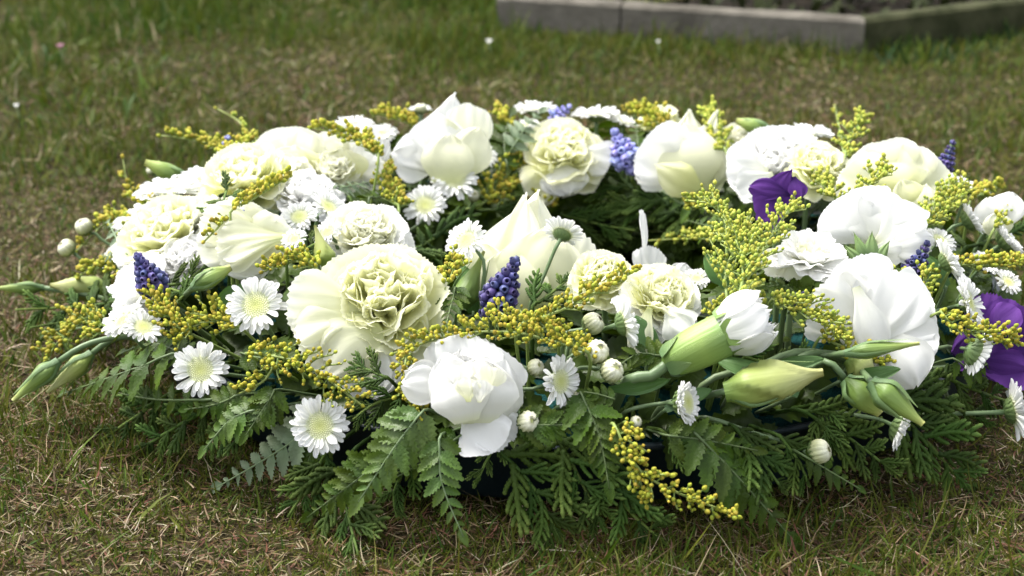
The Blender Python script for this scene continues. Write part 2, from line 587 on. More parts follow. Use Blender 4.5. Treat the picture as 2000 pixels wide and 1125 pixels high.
class Grass:
    def __init__(self, seed):
        self.rs = np.random.RandomState(seed)
        self.V, self.C, self.n, self.faces = [], [], 0, []

    def scatter(self, n, x0, x1, y0, y1, kind, length, width, lean, clear=0.215, keep=None, zr=(0, 0), bendv=0.6):
        rs = self.rs
        x = rs.uniform(x0, x1, n)
        y = rs.uniform(y0, y1, n)
        ok = np.hypot(x - RING_C.x, y - RING_C.y) > clear
        # inside the kerb nothing of the lawn grows
        q = np.stack([x - K1.x, y - K1.y], 1)
        M_ = np.array([[dA.x, dB.x], [dA.y, dB.y]])
        ab = np.linalg.solve(M_, q.T).T
        ok &= ~((ab[:, 0] > -0.003) & (ab[:, 1] > -0.003) & (ab[:, 0] < .42))
        if keep is not None:
            ok &= keep(x, y, rs)
        x, y = x[ok], y[ok]
        n = len(x)
        if n == 0:
            return
        L = rs.uniform(length[0], length[1], n)
        L *= 0.75 + 0.35 * noise2(x, y, 14, 5).clip(-1, 1)
        W = rs.uniform(width[0], width[1], n)
        az = rs.uniform(0, 2 * math.pi, n)
        le = np.radians(rs.uniform(lean[0], lean[1], n))
        be = rs.uniform(-bendv, bendv, n) + 0.25
        z0 = rs.uniform(zr[0], zr[1], n)
        sd = rs.uniform(-0.6, 0.6, n)
        dx, dy = np.cos(az), np.sin(az)
        segs = 3 if L.mean() > .009 else 2
        pts = []
        px, py, pz = x.copy(), y.copy(), z0 + 0.0
        for k in range(segs + 1):
            pts.append((px.copy(), py.copy(), np.maximum(pz, 0.0008)))
            a = np.clip(le + be * (k / segs), -1.7, 1.62)
            a2 = az + sd * (k / segs)
            px = px + np.cos(a2) * np.sin(a) * L / segs
            py = py + np.sin(a2) * np.sin(a) * L / segs
            pz = pz + np.cos(a) * L / segs
        # flat width direction
        tw = az + math.pi / 2 + rs.uniform(-0.9, 0.9, n)
        wx, wy = np.cos(tw), np.sin(tw)
        wz = rs.uniform(-0.5, 0.5, n)
        prof = [0.85, 1.0, 0.65] if segs == 3 else [0.9, 0.8]
        vs = []
        for k in range(segs):
            h = W * prof[k] * 0.5
            vs.append(np.stack([pts[k][0] - wx * h, pts[k][1] - wy * h, np.maximum(pts[k][2] - wz * h, 0.0005)], 1))
            vs.append(np.stack([pts[k][0] + wx * h, pts[k][1] + wy * h, np.maximum(pts[k][2] + wz * h, 0.0005)], 1))
        vs.append(np.stack(pts[segs], 1))
        nv = 2 * segs + 1
        A = np.stack(vs, 1).reshape(-1, 3)
        pal = np.array(PAL[kind])
        c = pal[rs.randint(0, len(pal), n)] * rs.uniform(0.75, 1.25, (n, 1)) * rs.uniform(0.92, 1.08, (n, 3)) * 0.88
        self.V.append(A)
        self.C.append(np.repeat(c, nv, 0))
        base = self.n + np.arange(n) * nv
        tri = []
        for k in range(segs - 1):
            a = 2 * k
            tri += [(a, a + 1, a + 3), (a, a + 3, a + 2)]
        a = 2 * (segs - 1)
        tri.append((a, a + 1, a + 2))
        self.faces.append((base[:, None, None] + np.array(tri)[None]).reshape(-1, 3))
        self.n += n * nv

    def build(self, name, label):
        V = np.concatenate(self.V).astype(np.float32)
        Fa = np.concatenate(self.faces).astype(np.int32)
        C = np.concatenate(self.C).astype(np.float32)
        me = bpy.data.meshes.new(name)
        me.vertices.add(len(V))
        me.vertices.foreach_set('co', V.ravel())
        me.loops.add(Fa.size)
        me.loops.foreach_set('vertex_index', Fa.ravel())
        me.polygons.add(len(Fa))
        me.polygons.foreach_set('loop_start', np.arange(0, Fa.size, 3, dtype=np.int32))
        me.polygons.foreach_set('loop_total', np.full(len(Fa), 3, dtype=np.int32))
        at = me.color_attributes.new('blade_colour', 'FLOAT_COLOR', 'POINT')
        at.data.foreach_set('color', np.concatenate([C, np.ones((len(C), 1), np.float32)], 1).ravel())
        me.update()
        me.polygons.foreach_set('use_smooth', [True] * len(Fa))
        me.materials.append(MAT['grass'])
        return struct(name, me, 'stuff', label)


def dryness(x, y):
    """0 lush .. 1 dry: worn turf to the left of and just behind the wreath, and in front of it"""
    d = 0.10 + 0.17 * noise2(x, y, 9, 3) + 0.15 * noise2(x, y, 30, 8)
    d += 0.40 * np.exp(-((x + 0.36) / 0.16) ** 2 - ((y - 0.02) / 0.20) ** 2)
    d += 0.22 * np.exp(-((y - 0.44) / 0.13) ** 2)
    d += 0.42 * np.exp(-((y + 0.34) / 0.16) ** 2) * (1.0 - 1.5 * x).clip(.2, 1.6)
    return d


def lush(x, y, rs):
    return rs.uniform(0, 1, len(x)) > dryness(x, y)


def dry(x, y, rs):
    return rs.uniform(0, 1, len(x)) < dryness(x, y) + 0.12


g = Grass(11)
# in front of the wreath
g.scatter(26000, -0.42, 0.42, -0.50, -0.12, 'straw', (0.006, 0.022), (0.0003, 0.0008), (60, 92), zr=(0, .005), keep=dry)
g.scatter(12000, -0.42, 0.42, -0.50, -0.12, 'brown', (0.006, 0.022), (0.0005, 0.0013), (60, 92), zr=(0, .004))
g.scatter(30000, -0.42, 0.42, -0.50, -0.12, 'green', (0.006, 0.022), (0.0005, 0.0012), (5, 65), keep=lush)
g.scatter(26000, -0.42, 0.42, -0.50, -0.12, 'olive', (0.006, 0.022), (0.0005, 0.0011), (15, 75))
g.scatter(700, -0.42, 0.42, -0.50, -0.14, 'straw', (0.018, 0.042), (0.0004, 0.0008), (45, 85), zr=(0, .004))
g.scatter(320, -0.42, 0.42, -0.50, -0.14, 'olive', (0.025, 0.055), (0.0006, 0.0011), (15, 60))
g.scatter(160, -0.42, 0.42, -0.50, -0.14, 'green', (0.025, 0.05), (0.0013, 0.0026), (30, 75))
# matted dead fibres and moss close to the soil
for kd, n_ in (('brown', 17000), ('straw', 15000), ('olive', 15000)):
    g.scatter(n_, -0.42, 0.42, -0.50, -0.12, kd, (0.004, 0.011), (0.0003, 0.0008), (55, 95), zr=(0, .003))
    g.scatter(n_ // 2, -0.62, -0.18, -0.16, 0.30, kd, (0.005, 0.013), (0.0004, 0.0010), (55, 95), zr=(0, .003))
# beside and behind it
for (x0, x1, y0, y1, k) in ((-0.62, 0.72, -0.14, 0.42, 1.0), (-0.85, 0.95, 0.42, 0.95, 1.05), (-1.15, 1.25, 0.95, 1.75, 1.35)):
    A_ = (x1 - x0) * (y1 - y0)
    g.scatter(int(27000 * A_ / k), x0, x1, y0, y1, 'green', (0.008 * k, 0.024 * k), (0.0009 * k, 0.0019 * k), (5, 60), keep=lush)
    g.scatter(int(25000 * A_ / k), x0, x1, y0, y1, 'olive', (0.008 * k, 0.024 * k), (0.0009 * k, 0.0018 * k), (10, 70))
    g.scatter(int(16000 * A_), x0, x1, y0, y1, 'straw', (0.008 * k, 0.026 * k), (0.0006 * k, 0.0012 * k), (50, 92), zr=(0, .006), keep=dry)
    g.scatter(int(14000 * A_), x0, x1, y0, y1, 'brown', (0.008 * k, 0.022 * k), (0.0006 * k, 0.0014 * k), (55, 92), zr=(0, .005), keep=dry)
for (x0, x1, y0, y1) in ((-2.6, -1.15, .2, 1.75), (1.25, 2.6, .2, 1.75), (-1.7, -.62, -.6, .42), (-1.7, -.85, .42, .95), (.72, 1.7, -.6, .42), (.95, 1.7, .42, .95), (-1.0, 1.0, -1.2, -.5), (-2.8, 2.8, 1.75, 3.8)):
    A_ = (x1 - x0) * (y1 - y0)
    g.scatter(int(2600 * A_), x0, x1, y0, y1, 'green', (0.015, 0.04), (0.0022, 0.0045), (15, 70))
    g.scatter(int(2600 * A_), x0, x1, y0, y1, 'olive', (0.015, 0.04), (0.0022, 0.0045), (20, 75))
    g.scatter(int(700 * A_), x0, x1, y0, y1, 'straw', (0.015, 0.04), (0.0015, 0.003), (50, 90))
g.build('lawn_grass', 'short worn lawn grass with dry straw round the wreath')
g = Grass(12)


def tuft(x, y, rs):
    return rs.uniform(0, 1, len(x)) < 0.5 + 0.5 * noise2(x, y, 20, 12)


g.scatter(1500, K1.x - .75, K1.x - .15, K1.y - 0.03, K1.y + 0.19, 'olive', (0.016, 0.036), (0.001, 0.002), (5, 50), keep=tuft)
g.scatter(5200, K1.x - 1.2, K1.x + 0.35, K1.y - 0.10, K1.y + 0.36, 'green', (0.014, 0.038), (0.001, 0.0022), (5, 40), keep=tuft)
g.scatter(2600, K1.x - 0.95, K1.x - .30, K1.y + 0.02, K1.y + 0.34, 'green', (0.03, 0.065), (0.001, 0.0026), (5, 40), keep=tuft)
g.scatter(2200, K1.x + 0.01, K1.x + 0.60, K1.y - 0.05, K1.y + 0.3, 'weed', (0.015, 0.042), (0.0015, 0.0035), (10, 60), keep=lambda x, y, rs: (y - K1.y) > (x - K1.x) * dB.y / dB.x - .09)
g.scatter(500, K1.x + 0.0, K1.x + 0.45, K1.y - 0.09, K1.y + 0.2, 'green', (0.03, 0.06), (0.001, 0.0024), (5, 35), keep=tuft)
g.scatter(70, -0.62, -0.38, 0.55, 0.95, 'straw', (0.03, 0.07), (0.001, 0.002), (5, 50))
g.scatter(500, -0.65, -0.35, 0.45, 0.95, 'green', (0.02, 0.05), (0.002, 0.005), (20, 70), keep=tuft)
g.build('tall_grass', 'longer grass tufts along the kerb and at the lawn edge')

# weeds in the bed behind the kerb
rnd = random.Random(5)
W_ = Geo()
for k in range(420):
    q = inner + dA * rnd.uniform(0.02, .36) + dB * rnd.uniform(0.02, 1.0)
    L_ = rnd.uniform(.015, .045)
    M_ = T((q.x, q.y, 0.017)) @ R(rnd.uniform(0, 360), 'Z') @ R(rnd.uniform(15, 75), 'X')
    V_ = [M_ @ Vector((sx * L_ * .2, yy * L_, zz * L_)) for (sx, yy, zz) in ((0, 0, 0), (-1, .45, .05), (0, .45, 0), (1, .45, .05), (0, 1, -.1))]
    W_.add(V_, [(0, 2, 1), (0, 3, 2), (1, 2, 4), (2, 3, 4)], [(0, 0), (0, .5), (.5, .5), (1, .5), (.5, 1)])
struct('bed_weeds', W_.mesh('bed_weeds', MAT['dead']), 'stuff', 'low dark leafy weeds growing in the bed behind the kerb')

# ------------------------------------------------------------------ shared pieces of plants
def sm(a, b, x):
    t = min(max((x - a) / (b - a), 0.0), 1.0)
    return t * t * (3 - 2 * t)


def prof_fan(u):
    return 0.16 + 0.84 * sm(0.0, 0.85, u) ** 0.9


def prof_ob(u):
    w = 0.22 + 0.78 * sm(0.0, 0.62, u)
    return w * (math.sqrt(max(0.0, 1 - ((u - .62) / .385) ** 2)) if u > .62 else 1)


def prof_ov(u):
    w = 0.42 + 0.58 * sm(0.0, 0.42, u)
    return w * (max(0.0, 1 - ((u - .42) / .585) ** 2) ** 0.62 if u > .42 else 1)


def prof_tri(u):
    w = 0.72 + 0.28 * sm(0.0, 0.25, u)
    return w * (max(0.0, 1 - ((u - .22) / .785) ** 1.35) ** 0.85 if u > .22 else 1)


PROF = {'fan': prof_fan, 'ob': prof_ob, 'ov': prof_ov, 'tri': prof_tri}
_tm = {}


def petal_mesh(mat, kind, var, cup=0.15, bend=0.0, ruffle=0.05, rk=2.0, teeth=0.0, rnd=0.22, dome=0.0, nt=13, crumple=0.0):
    """one petal, unit length along y; z is its inner face"""
    key = (mat, kind, var, cup, bend, ruffle, rk, teeth, rnd, dome, nt, crumple)
    if key in _tm:
        return _tm[key]
    r = random.Random(hash((kind, var)) % 9999 if False else var * 131 + len(kind) * 7 + ord(kind[1]))
    nu, nv = 10, (2 * nt if teeth else 18)
    ph = [r.uniform(0, 6.28) for _ in range(8)]
    pf = PROF[kind]
    tj = [r.uniform(0.2, 1.0) for _ in range(nv + 1)]
    V, U = [], []
    for i in range(nu + 1):
        s = i / nu
        u = 1 - (1 - s) ** 1.5
        w = pf(u)
        for j in range(nv + 1):
            v = -1 + 2 * j / nv
            x = v * w * 0.5
            y = u * (1 - rnd * abs(v) ** 2.4 * u * (1 if kind == 'fan' else 0.25))
            if teeth:
                y += teeth * u ** 5 * (tj[j] if j % 2 else -0.2) * (1 if kind == 'fan' else .5)
                if kind != 'fan':
                    x += math.copysign(teeth * .5 * tj[i], v) * abs(v) ** 4 * (i % 2)
            edge = u ** 1.6 * (0.35 + 0.65 * abs(v) ** 1.5)
            z = cup * (v * w) ** 2
            z += ruffle * edge * (0.65 * math.sin(rk * math.pi * v + ph[0]) + 0.45 * math.sin(rk * 1.9 * math.pi * v + ph[1] + 2 * u))
            z += ruffle * 0.5 * u * math.sin(3.1 * v + 4 * u + ph[2])
            if dome:
                z += dome * ((1 - v * v) * w * 0.30 + 0.34 * math.sin(math.pi * min(u * 1.02, 1)))
                z += dome * (.16 * u ** 3 * abs(v) ** 3 + .10 * u ** 5) * (1 + .8 * math.sin(2.1 * v + ph[6]))
                z += dome * .05 * u * math.sin(6.5 * v + 2 * u + ph[7])
                y += .035 * dome * u ** 4 * (math.sin(3.3 * v + ph[5]) + .6 * math.sin(7.1 * v + ph[4]))
            z -= bend * u ** 2.2
            if crumple:
                z += crumple * u * (math.sin(9 * v + 5 * u + ph[3]) * .5 + math.sin(15 * u * v + ph[4]) * .35)
                x += crumple * .6 * u * math.sin(7 * u + 6 * v + ph[5])
            V.append((x, y, z))
            U.append((j / nv, u))
    me = new_mesh('petal', V, grid_faces(nu, nv), MAT[mat], U)
    _tm[key] = me
    return me


def ray_mesh(var):
    """spoon-shaped ray of a spray chrysanthemum"""
    k = ('ray', var)
    if k in _tm:
        return _tm[k]
    r = random.Random(var + 40)
    V, U = [], []
    nu, nv = 7, 6
    dr, tw = r.uniform(.02, .16), r.uniform(-.12, .12)
    for i in range(nu + 1):
        u = 1 - (1 - i / nu) ** 1.35
        w = (0.62 + .38 * sm(0, .7, u)) * (math.sqrt(max(0.03, 1 - ((u - .74) / .27) ** 2)) if u > .74 else 1)
        for j in range(nv + 1):
            v = -1 + 2 * j / nv
            V.append((v * w * .5, u - .05 * u ** 8 * (abs(v) < .25), -dr * u * u + .10 * w * v * v + .035 * math.cos(2 * math.pi * v) * w + tw * v * u * .4))
            U.append((j / nv, u))
    _tm[k] = new_mesh('petal', V, grid_faces(nu, nv), MAT['ray'], U)
    return _tm[k]


def disc_mesh():
    if 'disc' in _tm:
        return _tm['disc']
    g_ = Geo()
    V, U = [], []
    for i in range(6):
        a = i / 5
        for j in range(20):
            t = 2 * math.pi * j / 20
            V.append((a * math.cos(t), a * math.sin(t), .16 * (1 - a * a) - .05 * math.exp(-a * a * 16)))
            U.append((0, a))
    g_.add(V, grid_faces(5, 20, True), U)
    for k in range(150):
        rr = math.sqrt((k + .5) / 150)
        t = k * 2.39996
        b = Vector((rr * math.cos(t), rr * math.sin(t), .16 * (1 - rr * rr) - .07 * math.exp(-rr * rr * 16)))
        s = .045 + .04 * rr
        h = .05 + .09 * rr
        out = Vector((math.cos(t), math.sin(t), 0))
        n_ = (Vector((0, 0, 1)) + out * rr * .7).normalized()
        q = n_.orthogonal().normalized()
        q2 = n_.cross(q)
        V = [b + (q * math.cos(x) + q2 * math.sin(x)) * s * f + n_ * z for (f, z) in ((1, -.02), (.95, h * .7)) for x in (0, 1.2566, 2.513, 3.77, 5.026)]
        V.append(b + n_ * h)
        F = [(i, (i + 1) % 5, 5 + (i + 1) % 5, 5 + i) for i in range(5)] + [(5 + i, 5 + (i + 1) % 5, 10) for i in range(5)]
        g_.add(V, F, [(0, rr * .85 + (.2 if j > 4 else -.25)) for j in range(11)])
    _tm['disc'] = g_.mesh('disc', MAT['disc'])
    return _tm['disc']


def calyx_mesh():
    if 'calyx' in _tm:
        return _tm['calyx']
    g_ = Geo()
    V, U = [], []
    prof = [(.16, -.62), (.32, -.56), (.62, -.40), (.86, -.16), (.97, .04)]
    for i, (a, z) in enumerate(prof):
        for j in range(18):
            t = 2 * math.pi * j / 18
            V.append((a * math.cos(t), a * math.sin(t), z))
            U.append((j / 18, i / 4))
    g_.add(V, grid_faces(4, 18, True), U)
    for row, (a0, z0, a1, z1, nn) in enumerate(((.66, -.42, 1.05, .0, 15), (.40, -.57, .86, -.22, 12))):
        for k in range(nn):
            t = 2 * math.pi * (k + .5 * row) / nn
            c, s = math.cos(t), math.sin(t)
            for_ = [(a0, z0, .6), ((a0 + a1) / 2 + .06, (z0 + z1) / 2 - .06, 1.0), (a1, z1, .15)]
            V = []
            for (a, z, w) in for_:
                for sg in (-1, 0, 1):
                    aa = t + sg * w * .17
                    V.append((a * math.cos(aa) * (1.04 if sg == 0 else 1), a * math.sin(aa) * (1.04 if sg == 0 else 1), z))
            g_.add(V, grid_faces(2, 2), [(0, q) for q in (0, 0, 0, .5, .5, .5, 1, 1, 1)])
    _tm['calyx'] = g_.mesh('calyx', MAT['calyx'])
    return _tm['calyx']


def wrap_mesh(var):
    """petal hugging the round head of a half-open button bloom"""
    k = ('wrap', var)
    if k in _tm:
        return _tm[k]
    r = random.Random(var + 90)
    V, U = [], []
    nu, nv = 9, 4
    end = r.uniform(14, 38)
    lift = r.uniform(0, .08)
    for i in range(nu + 1):
        u = i / nu
        th = math.radians(152 - (152 - end) * u)
        w = .40 * (.55 + .45 * sm(0, .5, u)) * (math.sqrt(max(.04, 1 - ((u - .8) / .21) ** 2)) if u > .8 else 1)
        rad = 1 + lift * u * u - .10 * sm(.8, 1, u)
        for j in range(nv + 1):
            v = -1 + 2 * j / nv
            x = v * w * .5 * 1.25
            V.append((x, math.sin(th) * rad * (1 - .16 * v * v + .03 * math.cos(6.28 * v)), math.cos(th) * rad - .02 * v * v))
            U.append((j / nv, u))
    _tm[k] = new_mesh('petal', V, grid_faces(nu, nv), MAT['button'], U)
    return _tm[k]


def leaflet_mesh(mat, var):
    """toothed pinna of a leather fern"""
    k = ('leaflet', mat, var)
    if k in _tm:
        return _tm[k]
    r = random.Random(var + 17)
    nu = 14
    V, U = [], []
    asym = r.uniform(.0, .22)
    sag = r.uniform(-.06, .16)
    cr = r.uniform(.10, .24)
    for i in range(nu + 1):
        u = i / nu
        w = (.30 + .70 * sm(0, .30, u)) * (max(0.0, 1 - ((u - .30) / .705) ** 1.7) ** .8 if u > .3 else 1)
        for c, v in enumerate((-1, -.5, 0, .5, 1)):
            hw = .5 * w
            if abs(v) == 1 and u > .12:
                hw *= (1.16 if i % 2 else .84) * r.uniform(.94, 1.06)
            x = v * hw * (1 + asym * (1 if v > 0 else -1) * (1 - u))
            yy = u + (.045 if (abs(v) == 1 and i % 2) else 0) - .05 * abs(v) * (1 - u)
            V.append((x, yy, cr * abs(v) * w * .5 - sag * u * u + .02 * math.sin(9 * u + 3 * v)))
            U.append((c / 4, u))
    _tm[k] = new_mesh('leaflet', V, grid_faces(nu, 4), MAT[mat], U)
    return _tm[k]


def branchlet_mesh(var):
    """flat spray of scaly cypress twigs, unit length along y, lying in the xy plane"""
    k = ('branchlet', var)
    if k in _tm:
        return _tm[k]
    r = random.Random(var + 300)
    g_ = Geo()

    def scaly(pts, rad):
        P_, L_ = spline(pts, max(8, int(9 + 15 * (pts[-1] - pts[0]).length)))
        n_ = len(P_)
        rr = [rad * (1.0 - .35 * i / n_) * (1.22 if i % 2 else .82) for i in range(n_)]
        rr[-1] = rad * .35
        o = len(g_.V)
        g_.tube(P_, rr, 5, True)
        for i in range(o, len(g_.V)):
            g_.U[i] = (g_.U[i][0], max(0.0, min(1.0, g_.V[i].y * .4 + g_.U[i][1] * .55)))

    sw = r.uniform(-.08, .08)
    main = [Vector((0, 0, 0)), Vector((sw, .5, .02)), Vector((-sw * .3, 1, -.05))]
    scaly(main, .056)
    m = 9
    for q in range(m):
        s = .10 + .74 * q / m + r.uniform(-.02, .02)
        b = main[0].lerp(main[2], s) + Vector((sw * math.sin(math.pi * s), 0, .015))
        sd = 1 if q % 2 else -1
        ln = (.38 - .22 * s) * r.uniform(.7, 1.25)
        an = math.radians(r.uniform(26, 40))
        e = b + Vector((sd * math.sin(an) * ln, math.cos(an) * ln, r.uniform(-.05, .03)))
        mid = b.lerp(e, .5) + Vector((sd * .02, -.01, .01))
        scaly([b, mid, e], .048)
    _tm[k] = g_.mesh('branchlet', MAT['cypress'])
    return _tm[k]


def ball(n1=8, n2=6):
    V, U = [], []
    for i in range(n2 + 1):
        th = math.pi * i / n2
        for j in range(n1):
            a = 2 * math.pi * j / n1
            V.append((math.sin(th) * math.cos(a), math.sin(th) * math.sin(a), -math.cos(th)))
            U.append((j / n1, i / n2))
    return V, grid_faces(n2, n1, True), U


def goldbud_mesh(mat, var):
    """egg-shaped closed floret; base at the origin, tip along z; radius 0.5 of its length"""
    k = ('goldbud', mat, var)
    if k in _tm:
        return _tm[k]
    V, F, U = ball(8, 6)
    W2 = []
    for (x, y, z) in V:
        s = (z + 1) / 2
        w = .40 * (1 + .18 * math.sin(math.pi * s) - .20 * s) * (1 + .04 * math.sin(3 * math.atan2(y, x)))
        W2.append((x * w * .9, y * w * .9, s))
    _tm[k] = new_mesh('bud', W2, F, MAT[mat], U)
    return _tm[k]


def bell_mesh(mat):
    k = ('bell', mat)
    if k in _tm:
        return _tm[k]
    g_ = Geo()
    prof = [(.12, 0), (.36, .08), (.50, .30), (.52, .50), (.44, .72), (.30, .88), (.26, .93), (.34, 1.0), (.24, .98), (.16, .84)]
    V, U = [], []
    for i, (a, z) in enumerate(prof):
        for j in range(9):
            t = 2 * math.pi * j / 9
            f = 1 + (.10 * math.cos(6 * t) if i in (7,) else .03 * math.cos(3 * t))
            V.append((a * f * math.cos(t), a * f * math.sin(t), z))
            U.append((j / 9, z if i < 8 else .2))
    g_.add(V, grid_faces(len(prof) - 1, 9, True), U)
    _tm[k] = g_.mesh('floret', MAT[mat])
    return _tm[k]


def spindle_mesh(mat, var):
    """rolled petals of a closed bud, spiral edges; unit length along y, width 1"""
    k = ('spindle', mat, var)
    if k in _tm:
        return _tm[k]
    nu, nv = 22, 26
    V, U = [], []
    for i in range(nu + 1):
        u = i / nu
        if var == 0:
            pr = .30 + .70 * sm(0, .30, u)
            pr *= (1 - .80 * sm(.28, 1.0, u) ** 0.85)
        elif var == 3:
            pr = (.46 + .54 * sm(0, .26, u)) * (1 - .80 * sm(.50, 1.0, u) ** .9)
        elif var == 1:
            pr = .42 + .58 * sm(0, .45, u)
            pr *= (1 - .62 * sm(.5, 1.0, u))
        else:
            pr = .5 + .5 * sm(0, .25, u)
            pr *= (1 - .88 * sm(.2, 1.0, u) ** .7)
        for j in range(nv):
            t = 2 * math.pi * j / nv
            ph = (t * 3 / (2 * math.pi) + u * 1.25) % 1.0
            step = (.26 if var == 3 else .17) * (1 - ph) ** 1.6 - .06
            rr = .5 * pr * (1 + step)
            V.append((rr * math.cos(t), u, rr * math.sin(t)))
            U.append((j / nv, min(1.0, u)))
    F = grid_faces(nu, nv, True)
    F.append(tuple(range(nu * nv, nu * nv + nv))[::-1])
    _tm[k] = new_mesh('bud', V, F, MAT[mat], U)
    return _tm[k]


def sepal_mesh(mat, var):
    """narrow sepal lying against a unit bud, along y on its +z side"""
    k = ('sepalm', mat, var)
    if k in _tm:
        return _tm[k]
    nu, nv = 10, 4
    V, U = [], []
    r = random.Random(var + 70)
    flare = r.uniform(0.0, .25)
    for i in range(nu + 1):
        u = i / nu
        w = .34 * (1 - u) ** .8 + .02
        pr = (.30 + .70 * sm(0, .30, u * .8)) * (1 - .75 * sm(.3, 1.0, u * .8))
        for j in range(nv + 1):
            v = -1 + 2 * j / nv
            V.append((v * w * .5, u * .82, .5 * pr + .06 + flare * u ** 3 - .10 * v * v * w * 2 + .02))
            U.append((j / nv, u))
    _tm[k] = new_mesh('sepal', V, grid_faces(nu, nv), MAT[mat], U)
    return _tm[k]


# ------------------------------------------------------------------ builders of flowers and sprigs
def face_default(q):
    return (grad(q) * 0.8 + CN(0, .2, 1) * 0.6).normalized()


def stem_to_core(th, head, n, st, rad, mat='stem', y=None, dive=True):
    """stalk from just under the head, along the seen points if there are any, into the ring"""
    pts = [head]
    if st:
        for s_ in st:
            if len(s_) == 3:
                pts.append(P(s_[0], s_[1], .008, s_[2]))
            else:
                pts.append(P(s_[0], s_[1], .008))
        if dive:
            pts.append(pts[-1].lerp(core(pts[-1]), .7))
    else:
        c = core(head)
        pts.append(head - n * 0.012)
        pts.append((head - n * .02).lerp(c, .55))
        pts.append(c)
    pl, L = spline(pts, 12)
    th.tube('stem', pl, [rad * (1.15 if i == 0 else 1) for i in range(12)], MAT[mat], 7)


_seed = [100]


def rng():
    _seed[0] += 1
    return random.Random(_seed[0])


G_DAISY = 'white spray chrysanthemums in the wreath'


def daisy(px, py, d, n, label, y=None, off=.010, st=None, elev=8, disc=.44, nr=21, droop=0):
    r_ = rng()
    q = P(px, py, off, y)
    r = d * .5 * mpp(q)
    n = CN(*n) if n else face_default(q)
    th = Thing('chrysanthemum_flower', label, 'flower', G_DAISY, core(q))
    Fm = frame(n, (UP + RIGHT * r_.uniform(-.3, .3)), q)
    th.add('disc', disc_mesh(), Fm @ T((0, 0, .03 * r)) @ S(disc * r, disc * r, disc * r * .9))
    rows = ((nr, elev, .60, .0, 1.0), (nr - 2, elev + 10, .55, .035, .93), (nr - 5, elev + 24, .44, .06, .85))
    for (k, e, ln, dz, wf) in rows:
        for i in range(k):
            if r_.random() < .05:
                continue
            a = 360 * (i + r_.uniform(-.33, .33)) / k + e * 7
            M = Fm @ R(a, 'Z') @ T((0, (1 - .60) * r * (1 if dz == 0 else .96), dz * r)) @ R(e + r_.gauss(0, 6) - (droop if dz == 0 else 0), 'X') @ R(r_.uniform(-22, 22), 'Y') @ R(r_.uniform(-7, 7), 'Z') @ S(.20 * r * wf * r_.uniform(.85, 1.1), ln * r * r_.uniform(.84, 1.08), .5 * r)
            th.add('petal', ray_mesh(r_.randrange(6)), M)
    th.add('calyx', calyx_mesh(), Fm @ T((0, 0, -.02 * r)) @ S(.40 * r, .40 * r, .40 * r))
    stem_to_core(th, q - n * .25 * r, n, st, max(.00095, .075 * r))
    return th


def button(px, py, d, n, label, y=None, off=.010, st=None):
    r_ = rng()
    q = P(px, py, off, y)
    r = d * .5 * mpp(q)
    n = CN(*n) if n else face_default(q)
    th = Thing('chrysanthemum_bud', label, 'flower bud', 'button buds of spray chrysanthemum in the wreath', core(q))
    Fm = frame(n, UP, q)
    for (k, f, tw) in ((15, 1.0, 0), (13, .93, 11), (9, .80, 5)):
        for i in range(k):
            th.add('petal', wrap_mesh(r_.randrange(5)), Fm @ R(360 * i / k + tw + r_.uniform(-5, 5), 'Z') @ S(f * r, f * r, f * r * r_.uniform(.96, 1.04)))
    th.add('disc', disc_mesh(), Fm @ T((0, 0, .62 * r)) @ S(.42 * r, .42 * r, .4 * r))
    th.add('calyx', calyx_mesh(), Fm @ T((0, 0, -.30 * r)) @ S(.93 * r, .93 * r, 1.05 * r))
    stem_to_core(th, q - n * .95 * r, n, st, max(.00095, .10 * r))
    return th


def halfopen(px, py, d, n, label, y=None, off=.010, st=None, elev=48):
    """chrysanthemum with short rays still standing up round its disc"""
    r_ = rng()
    q = P(px, py, off, y)
    r = d * .5 * mpp(q)
    n = CN(*n)
    th = Thing('chrysanthemum_flower', label, 'flower', G_DAISY, core(q))
    Fm = frame(n, UP, q)
    th.add('disc', disc_mesh(), Fm @ T((0, 0, .12 * r)) @ S(.62 * r, .62 * r, .5 * r))
    for (k, e, ln, b) in ((22, elev - 12, .62, .62), (20, elev, .58, .60), (20, elev + 20, .50, .56)):
        for i in range(k):
            M = Fm @ R(360 * (i + r_.uniform(-.2, .2)) / k + e, 'Z') @ T((0, b * r, -.15 * r)) @ R(e + r_.uniform(-8, 8), 'X') @ S(.24 * r, ln * r * r_.uniform(.9, 1.1), .45 * r)
            th.add('petal', ray_mesh(r_.randrange(6)), M)
    th.add('calyx', calyx_mesh(), Fm @ T((0, 0, -.12 * r)) @ S(.74 * r, .74 * r, .74 * r))
    stem_to_core(th, q - n * .5 * r, n, st, max(.00095, .09 * r))
    return th


G_CARN = 'cream and white carnations in the wreath'


